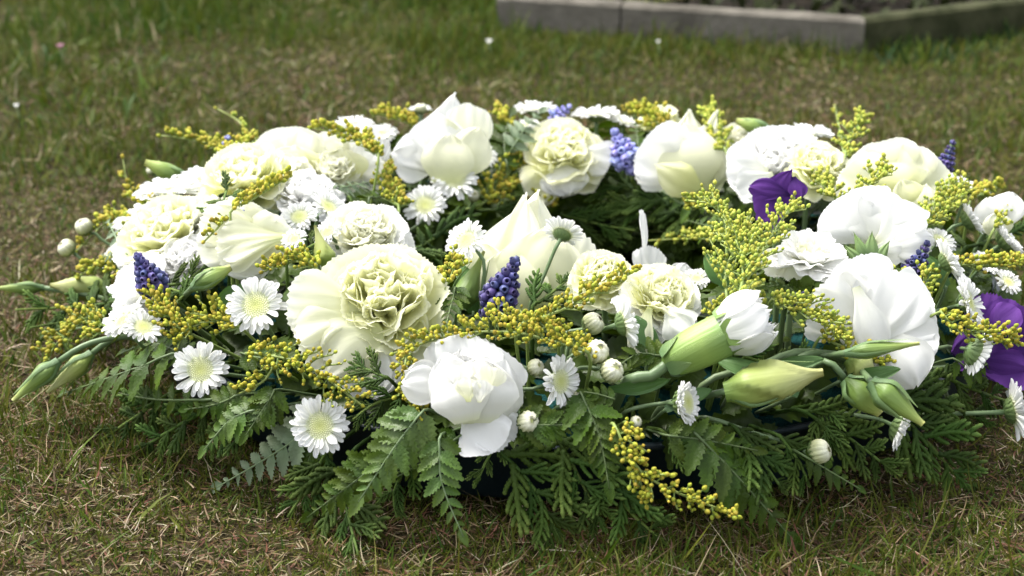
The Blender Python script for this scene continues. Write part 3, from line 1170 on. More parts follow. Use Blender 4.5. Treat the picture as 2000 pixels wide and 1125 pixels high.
def carnation(px, py, d, n, label, mat='cream', y=None, off=.012, st=None, rings=None, squash=1.0, inner=True, calyx=True, roll=0, outer=None):
    r_ = rng()
    d = d * 1.08
    q = P(px, py, off, y)
    r = d * .5 * mpp(q)
    n = CN(*n) if n else face_default(q)
    th = Thing('carnation_flower', label, 'flower', G_CARN, core(q))
    Fm = frame(n, UP, q) @ R(roll, 'Z')
    b = Fm @ T((0, 0, -.42 * r))
    om = outer or mat
    rings = rings or ((7, 12, 1.05, 1.05, om), (7, 26, 1.04, 1.05, om), (7, 38, 1.0, 1.0, mat), (7, 49, .96, .95, mat), (6, 58, .92, .86, mat), (5, 67, .90, .76, mat), (3, 78, .88, .62, mat))
    for k, (c, e, ln, w, mt_) in enumerate(rings):
        for i in range(c):
            a = 360 * (i + r_.uniform(-.18, .18)) / c + k * 23
            me = petal_mesh(mt_, 'fan', r_.randrange(4), .12, .06 if k < 2 else -.04, (.085 if k < 3 else .11), 1.7 if k < 3 else 1.9, .03, .22, 0.0, 15, .012 if k < 3 else .03)
            M = b @ R(a, 'Z') @ R(e + r_.gauss(0, 6), 'X') @ R(r_.uniform(-20, 20), 'Y') @ S(w * r * r_.uniform(.88, 1.15), ln * r * r_.uniform(.86, 1.08) * squash, r * r_.uniform(.8, 1.5))
            th.add('petal', me, M)
    if inner and len(rings) > 4:
        for i in range(13):
            me = petal_mesh(mat, 'fan', r_.randrange(4), .12, -.04, .10, 1.7, .03, .22, 0.0, 15, .04)
            M = b @ T((r_.uniform(-.24, .24) * r, r_.uniform(-.24, .24) * r, .30 * r)) @ R(r_.uniform(0, 360), 'Z') @ R(r_.uniform(48, 80), 'X') @ R(r_.uniform(-25, 25), 'Y') @ S(r_.uniform(.5, .75) * r, r_.uniform(.46, .60) * r, r)
            th.add('petal', me, M)
    if calyx:
        g_ = Geo()
        c0 = q - n * .42 * r
        g_.tube([c0 - n * .55 * r, c0 - n * .5 * r, c0 - n * .2 * r, c0 + n * .1 * r], [.06 * r, .15 * r, .20 * r, .24 * r], 10)
        th.add('calyx', g_.mesh('calyx', MAT['cncalyx'], th.base), T(th.base))
        stem_to_core(th, q - n * .95 * r, n, st, .0016)
    return th


def bloom(name, label, cat, group, cx, cy, petals, y=None, off=.014, stem=True, twin=True):
    """flower whose petals are set one by one: (base x, base y, tip x, tip y, width, base depth, tip depth, bulge, kind, roll, material)
    depths are millimetres towards the viewer from the flower's middle"""
    r_ = rng()
    q = P(cx, cy, off, y)
    t0 = depth(q)
    th = Thing(name, label, cat, group, core(q))
    for (bx, by, tx, ty, w, db, dt, bul, kind, roll, mat) in petals:
        B = CAM + pdir(bx, by) * (t0 - db * .001)
        Tp = CAM + pdir(tx, ty) * (t0 - dt * .001)
        yv = Tp - B
        L_ = yv.length
        yv.normalize()
        view = (CAM - B.lerp(Tp, .5)).normalized()
        z = (view - yv * view.dot(yv)).normalized()
        x = yv.cross(z)
        M = Matrix((x, yv, z)).transposed().to_4x4()
        M.translation = B
        W_ = w * t0 / FPX
        var = r_.randrange(3)
        tooth = kind.endswith('*')
        kk = kind.rstrip('*')
        me = petal_mesh(mat, kk, var, .02, 0.0, .21 if tooth else .16, 2.1 if tooth else 1.6, .035 if tooth else 0.012, .22, round(bul * 1.9, 1), 13, .03)
        th.add('petal', me, M @ R(roll, 'Y') @ S(W_, L_, .26 * (L_ + W_)))
        if w > 75 and twin:
            # a second, smaller petal lies just behind, turned a little
            me = petal_mesh(mat, kk, (var + 1) % 3, .02, 0.0, .24 if mat != 'purple' else .12, 2.4, .03, .22, round(bul * 1.7, 1), 13, .04)
            th.add('petal', me, T(-z * .0035) @ M @ R(roll + r_.uniform(-16, 16), 'Y') @ R(r_.choice((-1, 1)) * r_.uniform(10, 20), 'Z') @ S(W_ * .9, L_ * r_.uniform(.93, 1.03), .26 * (L_ + W_)))
    if stem:
        stem_to_core(th, q - grad(q) * .008, grad(q), None, .0016)
    return th, q, t0


def muscari(bx, by, tx, ty, w, label, y=None, off=.012, mat='blue', nrow=8, dt=2.0, tilt=0):
    r_ = rng()
    q = P((bx + tx) / 2, (by + ty) / 2, off, y)
    t0 = depth(q)
    B = CAM + pdir(bx, by) * t0
    Tp = CAM + pdir(tx, ty) * (t0 - dt * .001)
    ax = Tp - B
    L_ = ax.length
    ax.normalize()
    th = Thing('grape_hyacinth_flower', label, 'flower', 'blue grape hyacinths in the wreath', core(q))
    W_ = w * t0 / FPX
    Fm = frame(ax, UP if abs(ax.dot(UP)) < .9 else FWD, B)
    bl = .34 * W_
    for k in range(nrow):
        s = k / (nrow - 1)
        rad = W_ * .5 * (.62 + .38 * sm(0, .25, s)) * (1 - .66 * sm(.25, 1.0, s))
        size = bl * (1 - .42 * s) * .92
        cnt = max(3, int(2 * math.pi * max(rad - size * .45, size * .28) / (size * .86)))
        for i in range(cnt):
            a = 360 * (i + .5 * (k % 2)) / cnt + r_.uniform(-7, 7)
            e = -38 + 80 * s + r_.uniform(-14, 14)
            size = bl * (1 - .42 * s) * r_.uniform(.78, 1.02)
            M = Fm @ T((0, 0, L_ * (.04 + .88 * s))) @ R(a, 'Z') @ T((0, max(rad - size, 0.0), 0)) @ R(e - 90, 'X') @ S(size * .98, size * .98, size * r_.uniform(.95, 1.1))
            th.add('floret', bell_mesh(mat), M)
    th.add('floret', bell_mesh(mat), Fm @ T((0, 0, L_ * .93)) @ S(bl * .6, bl * .6, bl * .6))
    c = core(q)
    pl, _ = spline([B + ax * L_ * .9, B, B.lerp(c, .5) - ax * .004, c], 10)
    th.tube('stem', pl, .0014, MAT['dstem'], 6)
    return th


def path_pts(pts, off):
    out = []
    for p_ in pts:
        if len(p_) == 2:
            out.append(P(p_[0], p_[1], off))
        elif len(p_) == 3 and p_[2] is not None:
            out.append(P(p_[0], p_[1], 0, p_[2]))
    return out


def goldenrod(pts, w, label, n=60, off=.014, mat='gold', size=10.4, dive=True, side=None, drop=0.0):
    """sprig of goldenrod buds; pts run from the stalk end to the tip"""
    r_ = rng()
    pp = path_pts(pts, off)
    C_, L_ = spline(pp, 24)
    mid = C_[12]
    m = mpp(mid)
    far = depth(mid) > 1.08
    n = min(290, int(n * 2.3))
    if mat == 'goldgreen':
        size *= .88
    c = core(C_[0])
    th = Thing('goldenrod_sprig', label, 'goldenrod', 'sprigs of yellow goldenrod in the wreath', c)
    g_ = Geo()
    stem = ([c, C_[0].lerp(c, .45)] if dive else []) + C_
    sp, _ = spline(stem[:2] + C_[::4] + [C_[-1]] if dive else C_, 22)
    g_.tube(sp, [.0011 - .0006 * i / 21 for i in range(22)], 5)
    nb = max(8, int(n / 6.0))
    buds = []
    per = n / nb
    acc = 0.0
    for k in range(nb):
        s = .03 + .95 * (k + r_.uniform(-.3, .3)) / nb
        s = min(max(s, 0.0), .99)
        f = s * 23
        i = min(int(f), 22)
        b = C_[i].lerp(C_[i + 1], f - i)
        t = (C_[min(i + 1, 23)] - C_[max(i - 1, 0)]).normalized()
        x = t.orthogonal().normalized()
        a = k * 137.5 + r_.uniform(-30, 30)
        x = Matrix.Rotation(math.radians(a), 3, t) @ x
        # keep most of the side shoots on the open side
        gn = grad(b)
        if x.dot(gn) < -.35:
            x = x - gn * (1.4 * x.dot(gn))
            x.normalize()
        hw = w * .5 * m * (1 - .45 * s ** 3) * (.7 + .3 * sm(0, .2, s)) * r_.uniform(.6, 1.25)
        sdir = (x * .85 + t * .55 + Vector((0, 0, -drop))).normalized()
        e = b + sdir * hw
        mid_ = b.lerp(e, .5) - t * hw * .12 + gn * .0006
        pl, _l = spline([b, mid_, e], 6)
        g_.tube(pl, .00042, 4, False)
        acc += per
        cnt = int(acc)
        acc -= cnt
        for j in range(cnt):
            u = 1.0 - .9 * j / max(cnt, 1)
            pb = pl[min(int(u * 5), 5)]
            up_ = (gn * .6 + Vector((0, 0, .5)) + t * .3 + Vector((r_.uniform(-.9, .9), r_.uniform(-.9, .9), r_.uniform(-.9, .9)))).normalized()
            ln = size * m * r_.uniform(.62, 1.25)
            st_ = pb + (up_ + x * r_.uniform(-.4, .6)) * size * m * r_.uniform(.10, .60)
            g_.tube([pb, st_], .00028, 4, False)
            buds.append((st_, (up_ + sdir * .6).normalized(), ln))
    buds.append((C_[-1], (C_[-1] - C_[-3]).normalized(), size * m))
    th.add('stem', g_.mesh('stem', MAT['goldstem'], th.base), T(th.base))
    if far:
        gb = Geo()
        Vb, Fb, Ub = ball(7, 5)
        for (b, d_, ln) in buds:
            M = frame(d_, (0.3, 0.5, .8), b) @ S(ln, ln, ln)
            k_ = r_.uniform(-.25, .25)
            gb.add([M @ Vector((x_ * .42, y_ * .42, (z_ + 1) / 2)) for (x_, y_, z_) in Vb], Fb, [(u_, v_ + k_) for (u_, v_) in Ub])
        th.add('buds', gb.mesh('buds', MAT[mat], th.base), T(th.base), kind='stuff')
    else:
        for (b, d_, ln) in buds:
            th.add('bud', goldbud_mesh(mat, 0), frame(d_, (0.3, 0.5, .8), b) @ S(ln, ln, ln))
    return th


def fern(pts, w, label, n=9, off=.017, mat='fern', tocam=.5, dive=True, nrm=None, tipw=.25, droop=0.0):
    """leather-fern frond from stalk to tip; w is its greatest breadth in photograph pixels"""
    r_ = rng()
    pp = path_pts(pts, off)
    C_, L_ = spline(pp, 40)
    m = mpp(C_[20])
    w *= 1.22
    c = core(C_[0])
    th = Thing('fern_frond', label, 'fern', 'leather fern fronds in the wreath', c)
    stem = ([c, C_[0].lerp(c, .4)] if dive else []) + C_[::6] + [C_[-1]]
    sp, _ = spline(stem, 24)
    th.tube('rachis', sp, [.0010 - .0007 * i / 23 for i in range(24)], MAT['dstem'] if mat == 'fern' else MAT['stem'], 5)
    for k in range(n):
        s = .06 + .90 * k / n
        f = s * 39
        i = min(int(f), 38)
        b = C_[i].lerp(C_[i + 1], f - i)
        t = (C_[min(i + 2, 39)] - C_[max(i - 2, 0)]).normalized()
        nn = (CN(*nrm) if nrm else (grad(b) * .6 + (CAM - b).normalized() * tocam)).normalized()
        nn = (nn - t * nn.dot(t)).normalized()
        sd = t.cross(nn)
        hw = w * .5 * m * (1 - s) ** .72 * (.72 + .28 * sm(0, .25, s))
        hw = max(hw, w * .5 * m * .18)
        for sg in (-1, 1):
            an = math.radians(62 - 26 * s + r_.uniform(-7, 7))
            d_ = t * math.cos(an) + sd * sg * math.sin(an)
            x_ = (nn + sd * sg * r_.uniform(-.05, .35) + t * r_.uniform(-.2, .2) + Vector((0, 0, droop))).normalized()
            b2 = b + t * (sg * .012 * L_ * (1 - s))
            ln = hw * r_.uniform(.9, 1.1)
            M = frame(x_, d_, b2) @ S(ln * (.52 if s < .6 else .46) * (1 if sg > 0 else -1), ln * 1.05, ln)
            th.add('leaflet', leaflet_mesh(mat, r_.randrange(5)), M)
    t = (C_[-1] - C_[-5]).normalized()
    nn = (CN(*nrm) if nrm else (grad(C_[-1]) * .6 + (CAM - C_[-1]).normalized() * tocam)).normalized()
    b = C_[36]
    th.add('leaflet', leaflet_mesh(mat, 0), frame(nn - t * nn.dot(t), t, b) @ S(w * .14 * m, max(w * .28 * m, (C_[-1] - b).length), w * .2 * m))
    return th


def cypress(pts, w, label, n=9, off=.006, tocam=.5, dive=True, nrm=None):
    r_ = rng()
    pp = path_pts(pts, off)
    C_, L_ = spline(pp, 40)
    m = mpp(C_[20])
    c = core(C_[0])
    th = Thing('cypress_branch', label, 'cypress', 'cypress sprays in the wreath', c)
    stem = ([c, C_[0].lerp(c, .4)] if dive else []) + C_[::6] + [C_[-1]]
    sp, _ = spline(stem, 30)
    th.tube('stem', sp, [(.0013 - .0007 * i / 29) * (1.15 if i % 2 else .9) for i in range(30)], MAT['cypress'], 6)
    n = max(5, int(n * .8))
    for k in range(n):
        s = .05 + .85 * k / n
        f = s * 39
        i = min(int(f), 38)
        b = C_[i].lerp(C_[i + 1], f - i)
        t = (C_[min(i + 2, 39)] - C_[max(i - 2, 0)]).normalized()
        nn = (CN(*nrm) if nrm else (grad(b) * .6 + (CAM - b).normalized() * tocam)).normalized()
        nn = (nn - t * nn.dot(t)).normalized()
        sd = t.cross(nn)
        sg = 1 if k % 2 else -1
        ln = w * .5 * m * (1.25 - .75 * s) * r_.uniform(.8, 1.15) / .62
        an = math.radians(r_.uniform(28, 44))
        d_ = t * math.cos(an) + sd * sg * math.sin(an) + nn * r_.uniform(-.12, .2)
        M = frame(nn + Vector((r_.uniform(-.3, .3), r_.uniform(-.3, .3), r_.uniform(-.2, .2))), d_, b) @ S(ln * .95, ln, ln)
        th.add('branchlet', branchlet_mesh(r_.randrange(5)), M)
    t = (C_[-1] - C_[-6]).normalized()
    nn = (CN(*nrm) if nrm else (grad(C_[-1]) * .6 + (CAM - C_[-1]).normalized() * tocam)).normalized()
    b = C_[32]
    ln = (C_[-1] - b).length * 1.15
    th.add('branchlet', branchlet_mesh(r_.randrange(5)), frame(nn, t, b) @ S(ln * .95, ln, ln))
    return th


def lbud(bx, by, tx, ty, w, label, mat='bud', var=0, sep=4, st=None, y=None, off=.012, dt=0.0, srad=.0016, sepmat='sepal', name='lisianthus_bud', dive=True, sw=1.0):
    """closed bud from its stalk end to its tip"""
    r_ = rng()
    q = P((bx + tx) / 2, (by + ty) / 2, off, y)
    t0 = depth(q)
    B = CAM + pdir(bx, by) * (t0 + dt * .0005)
    Tp = CAM + pdir(tx, ty) * (t0 - dt * .0005)
    ax = Tp - B
    L_ = ax.length
    th = Thing(name, label, 'flower bud', 'lisianthus and carnation buds in the wreath', core(B))
    W_ = w * t0 / FPX
    view = (CAM - B).normalized()
    Fm = frame(view, ax, B)
    bud_o = th.add('bud', spindle_mesh(mat, var), Fm @ S(W_, L_, W_))
    for k in range(sep):
        th.sub(bud_o, 'sepal', sepal_mesh(sepmat, r_.randrange(4)), Fm @ R(360 * (k + .35) / sep + r_.uniform(-10, 10), 'Y') @ S(W_ * sw, L_ * r_.uniform(.75, 1.15), W_ * r_.uniform(.95, 1.05)))
    pts = [B + ax * .03]
    if st:
        for s_ in st:
            pts.append(P(s_[0], s_[1], .008, s_[2] if len(s_) > 2 else None))
        if dive:
            pts.append(pts[-1].lerp(core(pts[-1]), .7))
    else:
        c = core(B)
        pts += [B - ax.normalized() * .012, (B - ax.normalized() * .016).lerp(c, .5), c]
    pl, _ = spline(pts, 16)
    th.tube('stem', pl, srad, MAT['stem'], 7)
    return th

# ------------------------------------------------------------------ the wreath's tray, foam ring and green lining
base = Thing('wreath_base', 'dark plastic wreath tray with green foam ring lying on the grass', 'wreath base', None, RING_C)


def ring_mesh(name, prof, mat, n=96, wob=0.0):
    V = []
    r_ = random.Random(4)
    for i in range(n):
        a = 2 * math.pi * i / n
        for (rr, z) in prof:
            d = 1 + wob * (math.sin(9 * a + z * 90) * .5 + r_.uniform(-1, 1) * .5)
            V.append((rr * d * math.cos(a), rr * d * math.sin(a), z))
    k = len(prof)
    F = [(i * k + j, ((i + 1) % n) * k + j, ((i + 1) % n) * k + (j + 1) % k, i * k + (j + 1) % k) for i in range(n) for j in range(k)]
    return new_mesh(name, V, F, mat)


base.add('tray', ring_mesh('tray', [(.118, .002), (.242, .002), (.247, .005), (.254, .034), (.256, .037), (.251, .037), (.244, .012), (.118, .012), (.112, .036), (.108, .036), (.113, .005)], MAT['tray'], wob=.004), T(RING_C))
base.add('foam_ring', ring_mesh('foam_ring', [(.119, .013), (.241, .013), (.243, .030), (.232, .046), (.205, .056), (.160, .056), (.131, .046), (.119, .030)], MAT['foam'], wob=.008), T(RING_C))

lin = Geo()
lr = random.Random(77)
tmpl = [leaflet_mesh('fern', v) for v in range(5)]
tdat = [([v.co.copy() for v in me.vertices], [tuple(p.vertices) for p in me.polygons]) for me in tmpl]
bdat = []
for v in range(3):
    me = branchlet_mesh(v)
    bdat.append(([x.co.copy() for x in me.vertices], [tuple(p.vertices) for p in me.polygons]))
_uvl = [(.5, i // 5 / 14) for i in range(75)]
for k in range(2300):
    a = lr.uniform(0, 2 * math.pi)
    ph = lr.uniform(-5, 150)
    ph = math.radians(ph)
    rr = RING_R - .080 * math.cos(ph) + lr.uniform(-.01, .01)
    z = .020 + .042 * math.sin(ph) + lr.uniform(-.006, .006)
    q = Vector((RING_C.x + rr * math.cos(a), RING_C.y + rr * math.sin(a), max(z, .008)))
    gn = grad(q)
    side = Vector((-math.sin(a), math.cos(a), 0))
    d_ = (gn * lr.uniform(.05, .6) + side * lr.uniform(-1, 1) + Vector((0, 0, lr.uniform(-.5, .35)))).normalized()
    ln = lr.uniform(.015, .032)
    V_, F_ = lr.choice(tdat)
    M = frame((gn + Vector((lr.uniform(-.5, .5), lr.uniform(-.5, .5), lr.uniform(-.5, .5)))), d_, q) @ S(ln * .5, ln, ln)
    lin.add([M @ v for v in V_], F_, _uvl)
struct('foliage_lining', lin.mesh('foliage_lining', MAT['fern']), 'stuff', 'dark green leaf filling pushed into the foam between the flowers')
lin = Geo()
for k in range(150):
    a = lr.uniform(0, 2 * math.pi)
    ph = math.radians(lr.uniform(0, 140))
    rr = RING_R - .082 * math.cos(ph)
    z = .020 + .038 * math.sin(ph)
    q = Vector((RING_C.x + rr * math.cos(a), RING_C.y + rr * math.sin(a), max(z, .010)))
    gn = grad(q)
    side = Vector((-math.sin(a), math.cos(a), 0))
    d_ = (gn * lr.uniform(.1, .6) + side * lr.uniform(-1, 1) + Vector((0, 0, lr.uniform(-.35, .35)))).normalized()
    ln = lr.uniform(.022, .036)
    V_, F_ = lr.choice(bdat)
    M = frame((gn + Vector((lr.uniform(-.4, .4), lr.uniform(-.4, .4), lr.uniform(-.4, .4)))), d_, q) @ S(ln, ln, ln)
    lin.add([M @ v for v in V_], F_, [(.5, .35)] * len(V_))
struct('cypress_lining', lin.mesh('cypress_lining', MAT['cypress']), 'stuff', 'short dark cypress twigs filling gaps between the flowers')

# ------------------------------------------------------------------ cypress sprays (stalk end -> tip)
cypress([(690, 880), (672, 960), (700, 1085)], 150, 'cypress spray hanging to the grass below the lowest open daisy', 10)
cypress([(640, 880), (600, 950), (562, 1010)], 100, 'cypress spray beside the grey fern, pointing down at the grass', 8)
cypress([(975, 880), (1040, 950), (1098, 1062)], 150, 'bright tipped cypress spray drooping below the white half-open bloom', 11)
cypress([(1085, 850), (1130, 930), (1182, 1038)], 130, 'cypress spray drooping over the tray beside the hanging goldenrod', 10)
cypress([(1190, 890), (1215, 980), (1300, 1062)], 120, 'cypress spray trailing on the grass under the hanging goldenrod', 9)
cypress([(1290, 840), (1330, 870), (1372, 885)], 80, 'small cypress spray below the half-open daisy on a long stalk', 6)
cypress([(990, 800), (960, 880), (925, 950)], 70, 'cypress spray curling under the tip of the white lower petal', 8)
cypress([(1560, 800), (1650, 850), (1750, 925)], 120, 'long needled cypress spray under the large twisted green bud', 12)
cypress([(1600, 790), (1610, 840), (1625, 900)], 80, 'cypress spray hanging straight down below the twisted bud', 8)
cypress([(1720, 780), (1790, 840), (1890, 955)], 150, 'cypress spray fanning towards the grass below the edge-on daisy stalk', 12)
cypress([(1760, 770), (1850, 790), (1930, 830)], 110, 'cypress spray in the shade under the purple lisianthus', 9)
cypress([(1830, 730), (1900, 760), (1985, 790)], 100, 'dark cypress spray under the big purple bloom at the rim', 8)
cypress([(330, 770), (270, 810), (195, 860)], 110, 'cypress spray on the grass under the large glossy fern', 10)
cypress([(410, 800), (350, 830), (270, 880)], 100, 'cypress spray lying low between the glossy fern and the tray', 9)
cypress([(230, 590), (140, 600), (30, 605)], 120, 'dark cypress spray reaching over the grass under the pale bud', 10)
cypress([(250, 610), (150, 625), (60, 640)], 90, 'low cypress spray behind the berry-like goldenrod at the rim', 8)
cypress([(790, 500), (840, 470), (895, 440)], 110, 'upright cypress spray between the large cream carnation and a daisy', 9)
cypress([(1330, 420), (1250, 375), (1150, 355)], 130, 'broad cypress spray lying under the blue grape hyacinth at the back', 11)
cypress([(1400, 390), (1300, 395), (1190, 405)], 120, 'cypress spray crossing the inner side of the back ring', 10)
cypress([(1100, 420), (1180, 440), (1240, 450)], 90, 'cypress spray in shade on the ring inner wall', 8)
goldenrod([(1655, 350), (1645, 280), (1630, 206, .19)], 30, 'thin pale upright sprig standing highest over the back ring', 16, off=.02, mat='goldgreen', size=8)
cypress([(440, 430), (435, 400), (445, 365, -.06)], 70, 'small cypress tip poking up out of cream petals', 5, off=.03)
cypress([(330, 560), (370, 545), (430, 490)], 80, 'cypress spray curling beside the dark grape hyacinth over white petals', 7, off=.02)
cypress([(350, 590), (360, 575), (320, 560)], 60, 'short cypress twig below the dark grape hyacinth', 5, off=.02)
cypress([(560, 510), (590, 490), (628, 470)], 70, 'cypress tip beside the pale upright bud', 6, off=.02)
cypress([(760, 740), (725, 725), (682, 708)], 70, 'bright cypress tip lying over the lowest cream carnation petal', 6, off=.02)
cypress([(790, 770), (730, 790), (690, 820)], 80, 'cypress spray in shade below the large cream carnation', 7)
cypress([(1040, 600), (1080, 570), (1110, 545)], 80, 'cypress spray rising behind the foremost grape hyacinth', 7)
cypress([(1880, 490), (1930, 470), (1985, 455)], 90, 'cypress spray between edge-on daisies on the far rim', 8)
cypress([(700, 420), (740, 410), (790, 420)], 90, 'dark cypress spray beneath the small daisy of the back ring', 8)
cypress([(960, 410), (1000, 420), (1060, 415)], 80, 'dark cypress spray behind the tall white lisianthus petal', 8)
cypress([(480, 830), (440, 850), (400, 880)], 80, 'dark cypress spray beside the yellowish drooping fern', 7)
cypress([(1450, 700), (1530, 710), (1600, 690)], 80, 'cypress spray under the white carnation bud', 8)

cypress([(1430, 830), (1480, 890), (1535, 965)], 120, 'cypress spray over the dark tray under the long slanting stalk', 9, off=.012)
cypress([(1520, 850), (1560, 900), (1580, 950)], 90, 'short cypress spray just inside the round bud near the grass', 8, off=.010)
cypress([(800, 900), (770, 960), (775, 1010)], 80, 'short cypress spray in front of the dark tray beside the bright fern', 7, off=.008)
# ------------------------------------------------------------------ leather ferns (stalk end -> tip)
fern([(345, 690), (250, 725), (115, 772)], 150, 'large glossy fern frond lying over the grass with broad rounded leaflets', 8, nrm=(-.15, .6, .75), off=.026)
fern([(370, 700), (300, 670), (235, 690)], 110, 'glossy fern frond half hidden under the two upturned daisies', 7, nrm=(-.1, .75, .65))
fern([(420, 780), (300, 780), (200, 760)], 90, 'dark fern frond in shade under the large glossy frond', 8)
fern([(640, 800), (560, 870), (418, 955)], 130, 'grey-green fern frond showing its underside, tip on the straw', 9, mat='fernsilver', nrm=(.1, .35, .9), off=.008)
fern([(640, 830), (610, 880), (590, 950)], 100, 'dark fern frond behind the lowest daisy', 8, off=.005)
fern([(830, 800), (780, 860), (700, 980)], 160, 'bright green fern frond hanging between daisy and white bloom', 8, nrm=(0, .35, .9), mat='fernlight', off=.024)
fern([(760, 890), (680, 950), (600, 1010)], 120, 'broad dark fern frond draped over the tray onto grass', 9)
fern([(860, 850), (862, 940), (905, 1048)], 110, 'fern frond with bright yellow-green tip touching the grass', 8, nrm=(0, .3, .9), mat='fernlight', off=.022)
fern([(900, 850), (830, 900), (760, 940)], 90, 'fern frond across the dark tray, half shaded', 8)
fern([(1130, 760), (1170, 850), (1190, 955)], 130, 'serrated fern frond pointing straight down beside the hanging goldenrod', 9, nrm=(0, .4, .9))
fern([(1010, 830), (1060, 830), (1130, 830)], 100, 'dark fern frond behind the lone round bud under the white bloom', 8)
fern([(1350, 840), (1430, 920), (1550, 1055)], 170, 'broad dark fern frond reaching the grass beyond the hanging goldenrod', 9, nrm=(.1, .4, .85))
fern([(1300, 850), (1380, 860), (1480, 880)], 110, 'shaded fern frond under the long daisy stalks', 8)
fern([(1570, 890), (1620, 920), (1680, 955)], 90, 'small green fern frond below the round bud near the grass', 6, nrm=(.2, .5, .8))
fern([(500, 800), (450, 820), (398, 880)], 110, 'yellow-green fern frond drooping over the dark tray', 7, mat='fernlight', nrm=(-.2, .4, .85))
fern([(540, 760), (500, 820), (480, 850)], 100, 'dark fern frond behind the second daisy near the tray', 7)
fern([(470, 770), (420, 790), (360, 800)], 90, 'green fern leaf under the daisy nearest the glossy frond', 7)
fern([(250, 500), (230, 470), (210, 430)], 80, 'silvery fern tip beside the white carnation at the outer rim', 6, mat='fernsilver', off=.02)
fern([(255, 490), (225, 500), (198, 500)], 60, 'pale fern leaf poking from under the outer white carnation', 5, mat='fernsilver', off=.016)
fern([(560, 590), (600, 560), (650, 530)], 90, 'green fern leaf tucked against the large cream carnation', 6, nrm=(0, .7, .7), off=.02)
fern([(650, 370), (690, 362), (740, 352)], 60, 'silvery fern leaf under the back cream lisianthus', 6, mat='fernsilver')
fern([(720, 390), (760, 380), (820, 370)], 90, 'dark fern frond in the gap below the tall lisianthus', 7)
fern([(990, 330), (985, 270), (1000, 220)], 110, 'dark green leaves standing between tall lisianthus and back daisies', 5, off=.025)
fern([(1000, 290), (1030, 245), (1060, 215)], 80, 'upright grey-green leaves behind the back goldenrod', 5, mat='fernsilver', off=.03)
fern([(1250, 310), (1245, 270), (1240, 230)], 70, 'dark toothed fern tip behind the pale grape hyacinth', 6, off=.03)
fern([(1380, 380), (1340, 400), (1290, 370)], 80, 'broad pale leaf below the folded white rose', 4, mat='fernlight')
fern([(1430, 420), (1390, 440), (1340, 430)], 90, 'dark fern leaf beside the bright goldenrod on the inner rim', 6)
fern([(1300, 700), (1250, 690), (1200, 720)], 80, 'dark leaf under the carnation bud stalk', 6)
fern([(1580, 610), (1540, 560), (1500, 560)], 100, 'serrated green leaf below the white carnation seen from its side', 7)
fern([(1690, 560), (1720, 530), (1760, 520)], 90, 'dark fern leaf under the profile carnation calyx', 6)
fern([(890, 560), (880, 600), (870, 640)], 80, 'dark fern leaf between cream carnation and grape hyacinth', 6)
fern([(1200, 780), (1170, 770), (1140, 765)], 60, 'lance-shaped dark leaf beside the green foam gap', 4)
fern([(1860, 700), (1900, 720), (1950, 700)], 80, 'dark fern leaf under the purple bloom', 6)
fern([(470, 690), (520, 700), (560, 690)], 80, 'small dark leaf in the gap between the first and second daisies', 5)
fern([(250, 650), (120, 640), (80, 660)], 70, 'thin green leaf reaching over the grass near the goldenrod berries', 5, nrm=(0, .7, .7))

# ------------------------------------------------------------------ carnations and lisianthus
# the large cream carnation at the front
carnation(752, 585, 262, (.05, .50, .86), 'large cream carnation at the front with tightly ruffled centre', 'cream', off=.020, roll=20)
bloom('carnation_flower', 'broad pale guard petals spread under the large cream carnation', 'flower', G_CARN, 650, 640, [
    (720, 600, 560, 600, 150, -3, 2, .18, 'fan*', 0, 'ivory'),
    (725, 620, 590, 690, 150, 0, 4, .16, 'fan*', 0, 'ivory'),
    (735, 640, 690, 775, 120, 2, 4, .18, 'ob', 0, 'white'),
    (745, 640, 640, 730, 130, 4, 6, .14, 'ob', 0, 'ivory')], off=.022)
# the white half-open bloom below it
bloom('lisianthus_flower', 'round white half-open lisianthus at the front with one petal hanging down', 'flower', 'white and ivory lisianthus blooms in the wreath', 915, 765, [
    (885, 758, 783, 750, 78, -4, 3, .22, 'ob', 6, 'white'),
    (905, 790, 968, 880, 118, -4, 6, .16, 'fan', 0, 'white'),
    (905, 800, 955, 665, 190, -9, -4, .30, 'fan', 0, 'white'),
    (955, 835, 980, 690, 110, -4, 0, .42, 'ov', 16, 'white'),
    (925, 822, 868, 690, 120, 0, 2, .42, 'ov', -16, 'white'),
    (935, 826, 935, 700, 150, 4, 2, .46, 'ov', 6, 'white'),
    (912, 824, 890, 722, 120, 8, 5, .40, 'ov', -14, 'white'),
    (900, 768, 893, 712, 62, 10, 12, .30, 'fan*', -24, 'white'),
    (945, 770, 960, 714, 66, 10, 11, .30, 'fan*', 22, 'ivory'),
    (925, 765, 922, 705, 62, 8, 10, .26, 'fan*', 0, 'ivory'),
    (915, 785, 912, 738, 54, 14, 16, .34, 'fan*', -10, 'ivory'),
    (936, 786, 940, 742, 46, 14, 16, .34, 'fan*', 14, 'white')], off=.022)
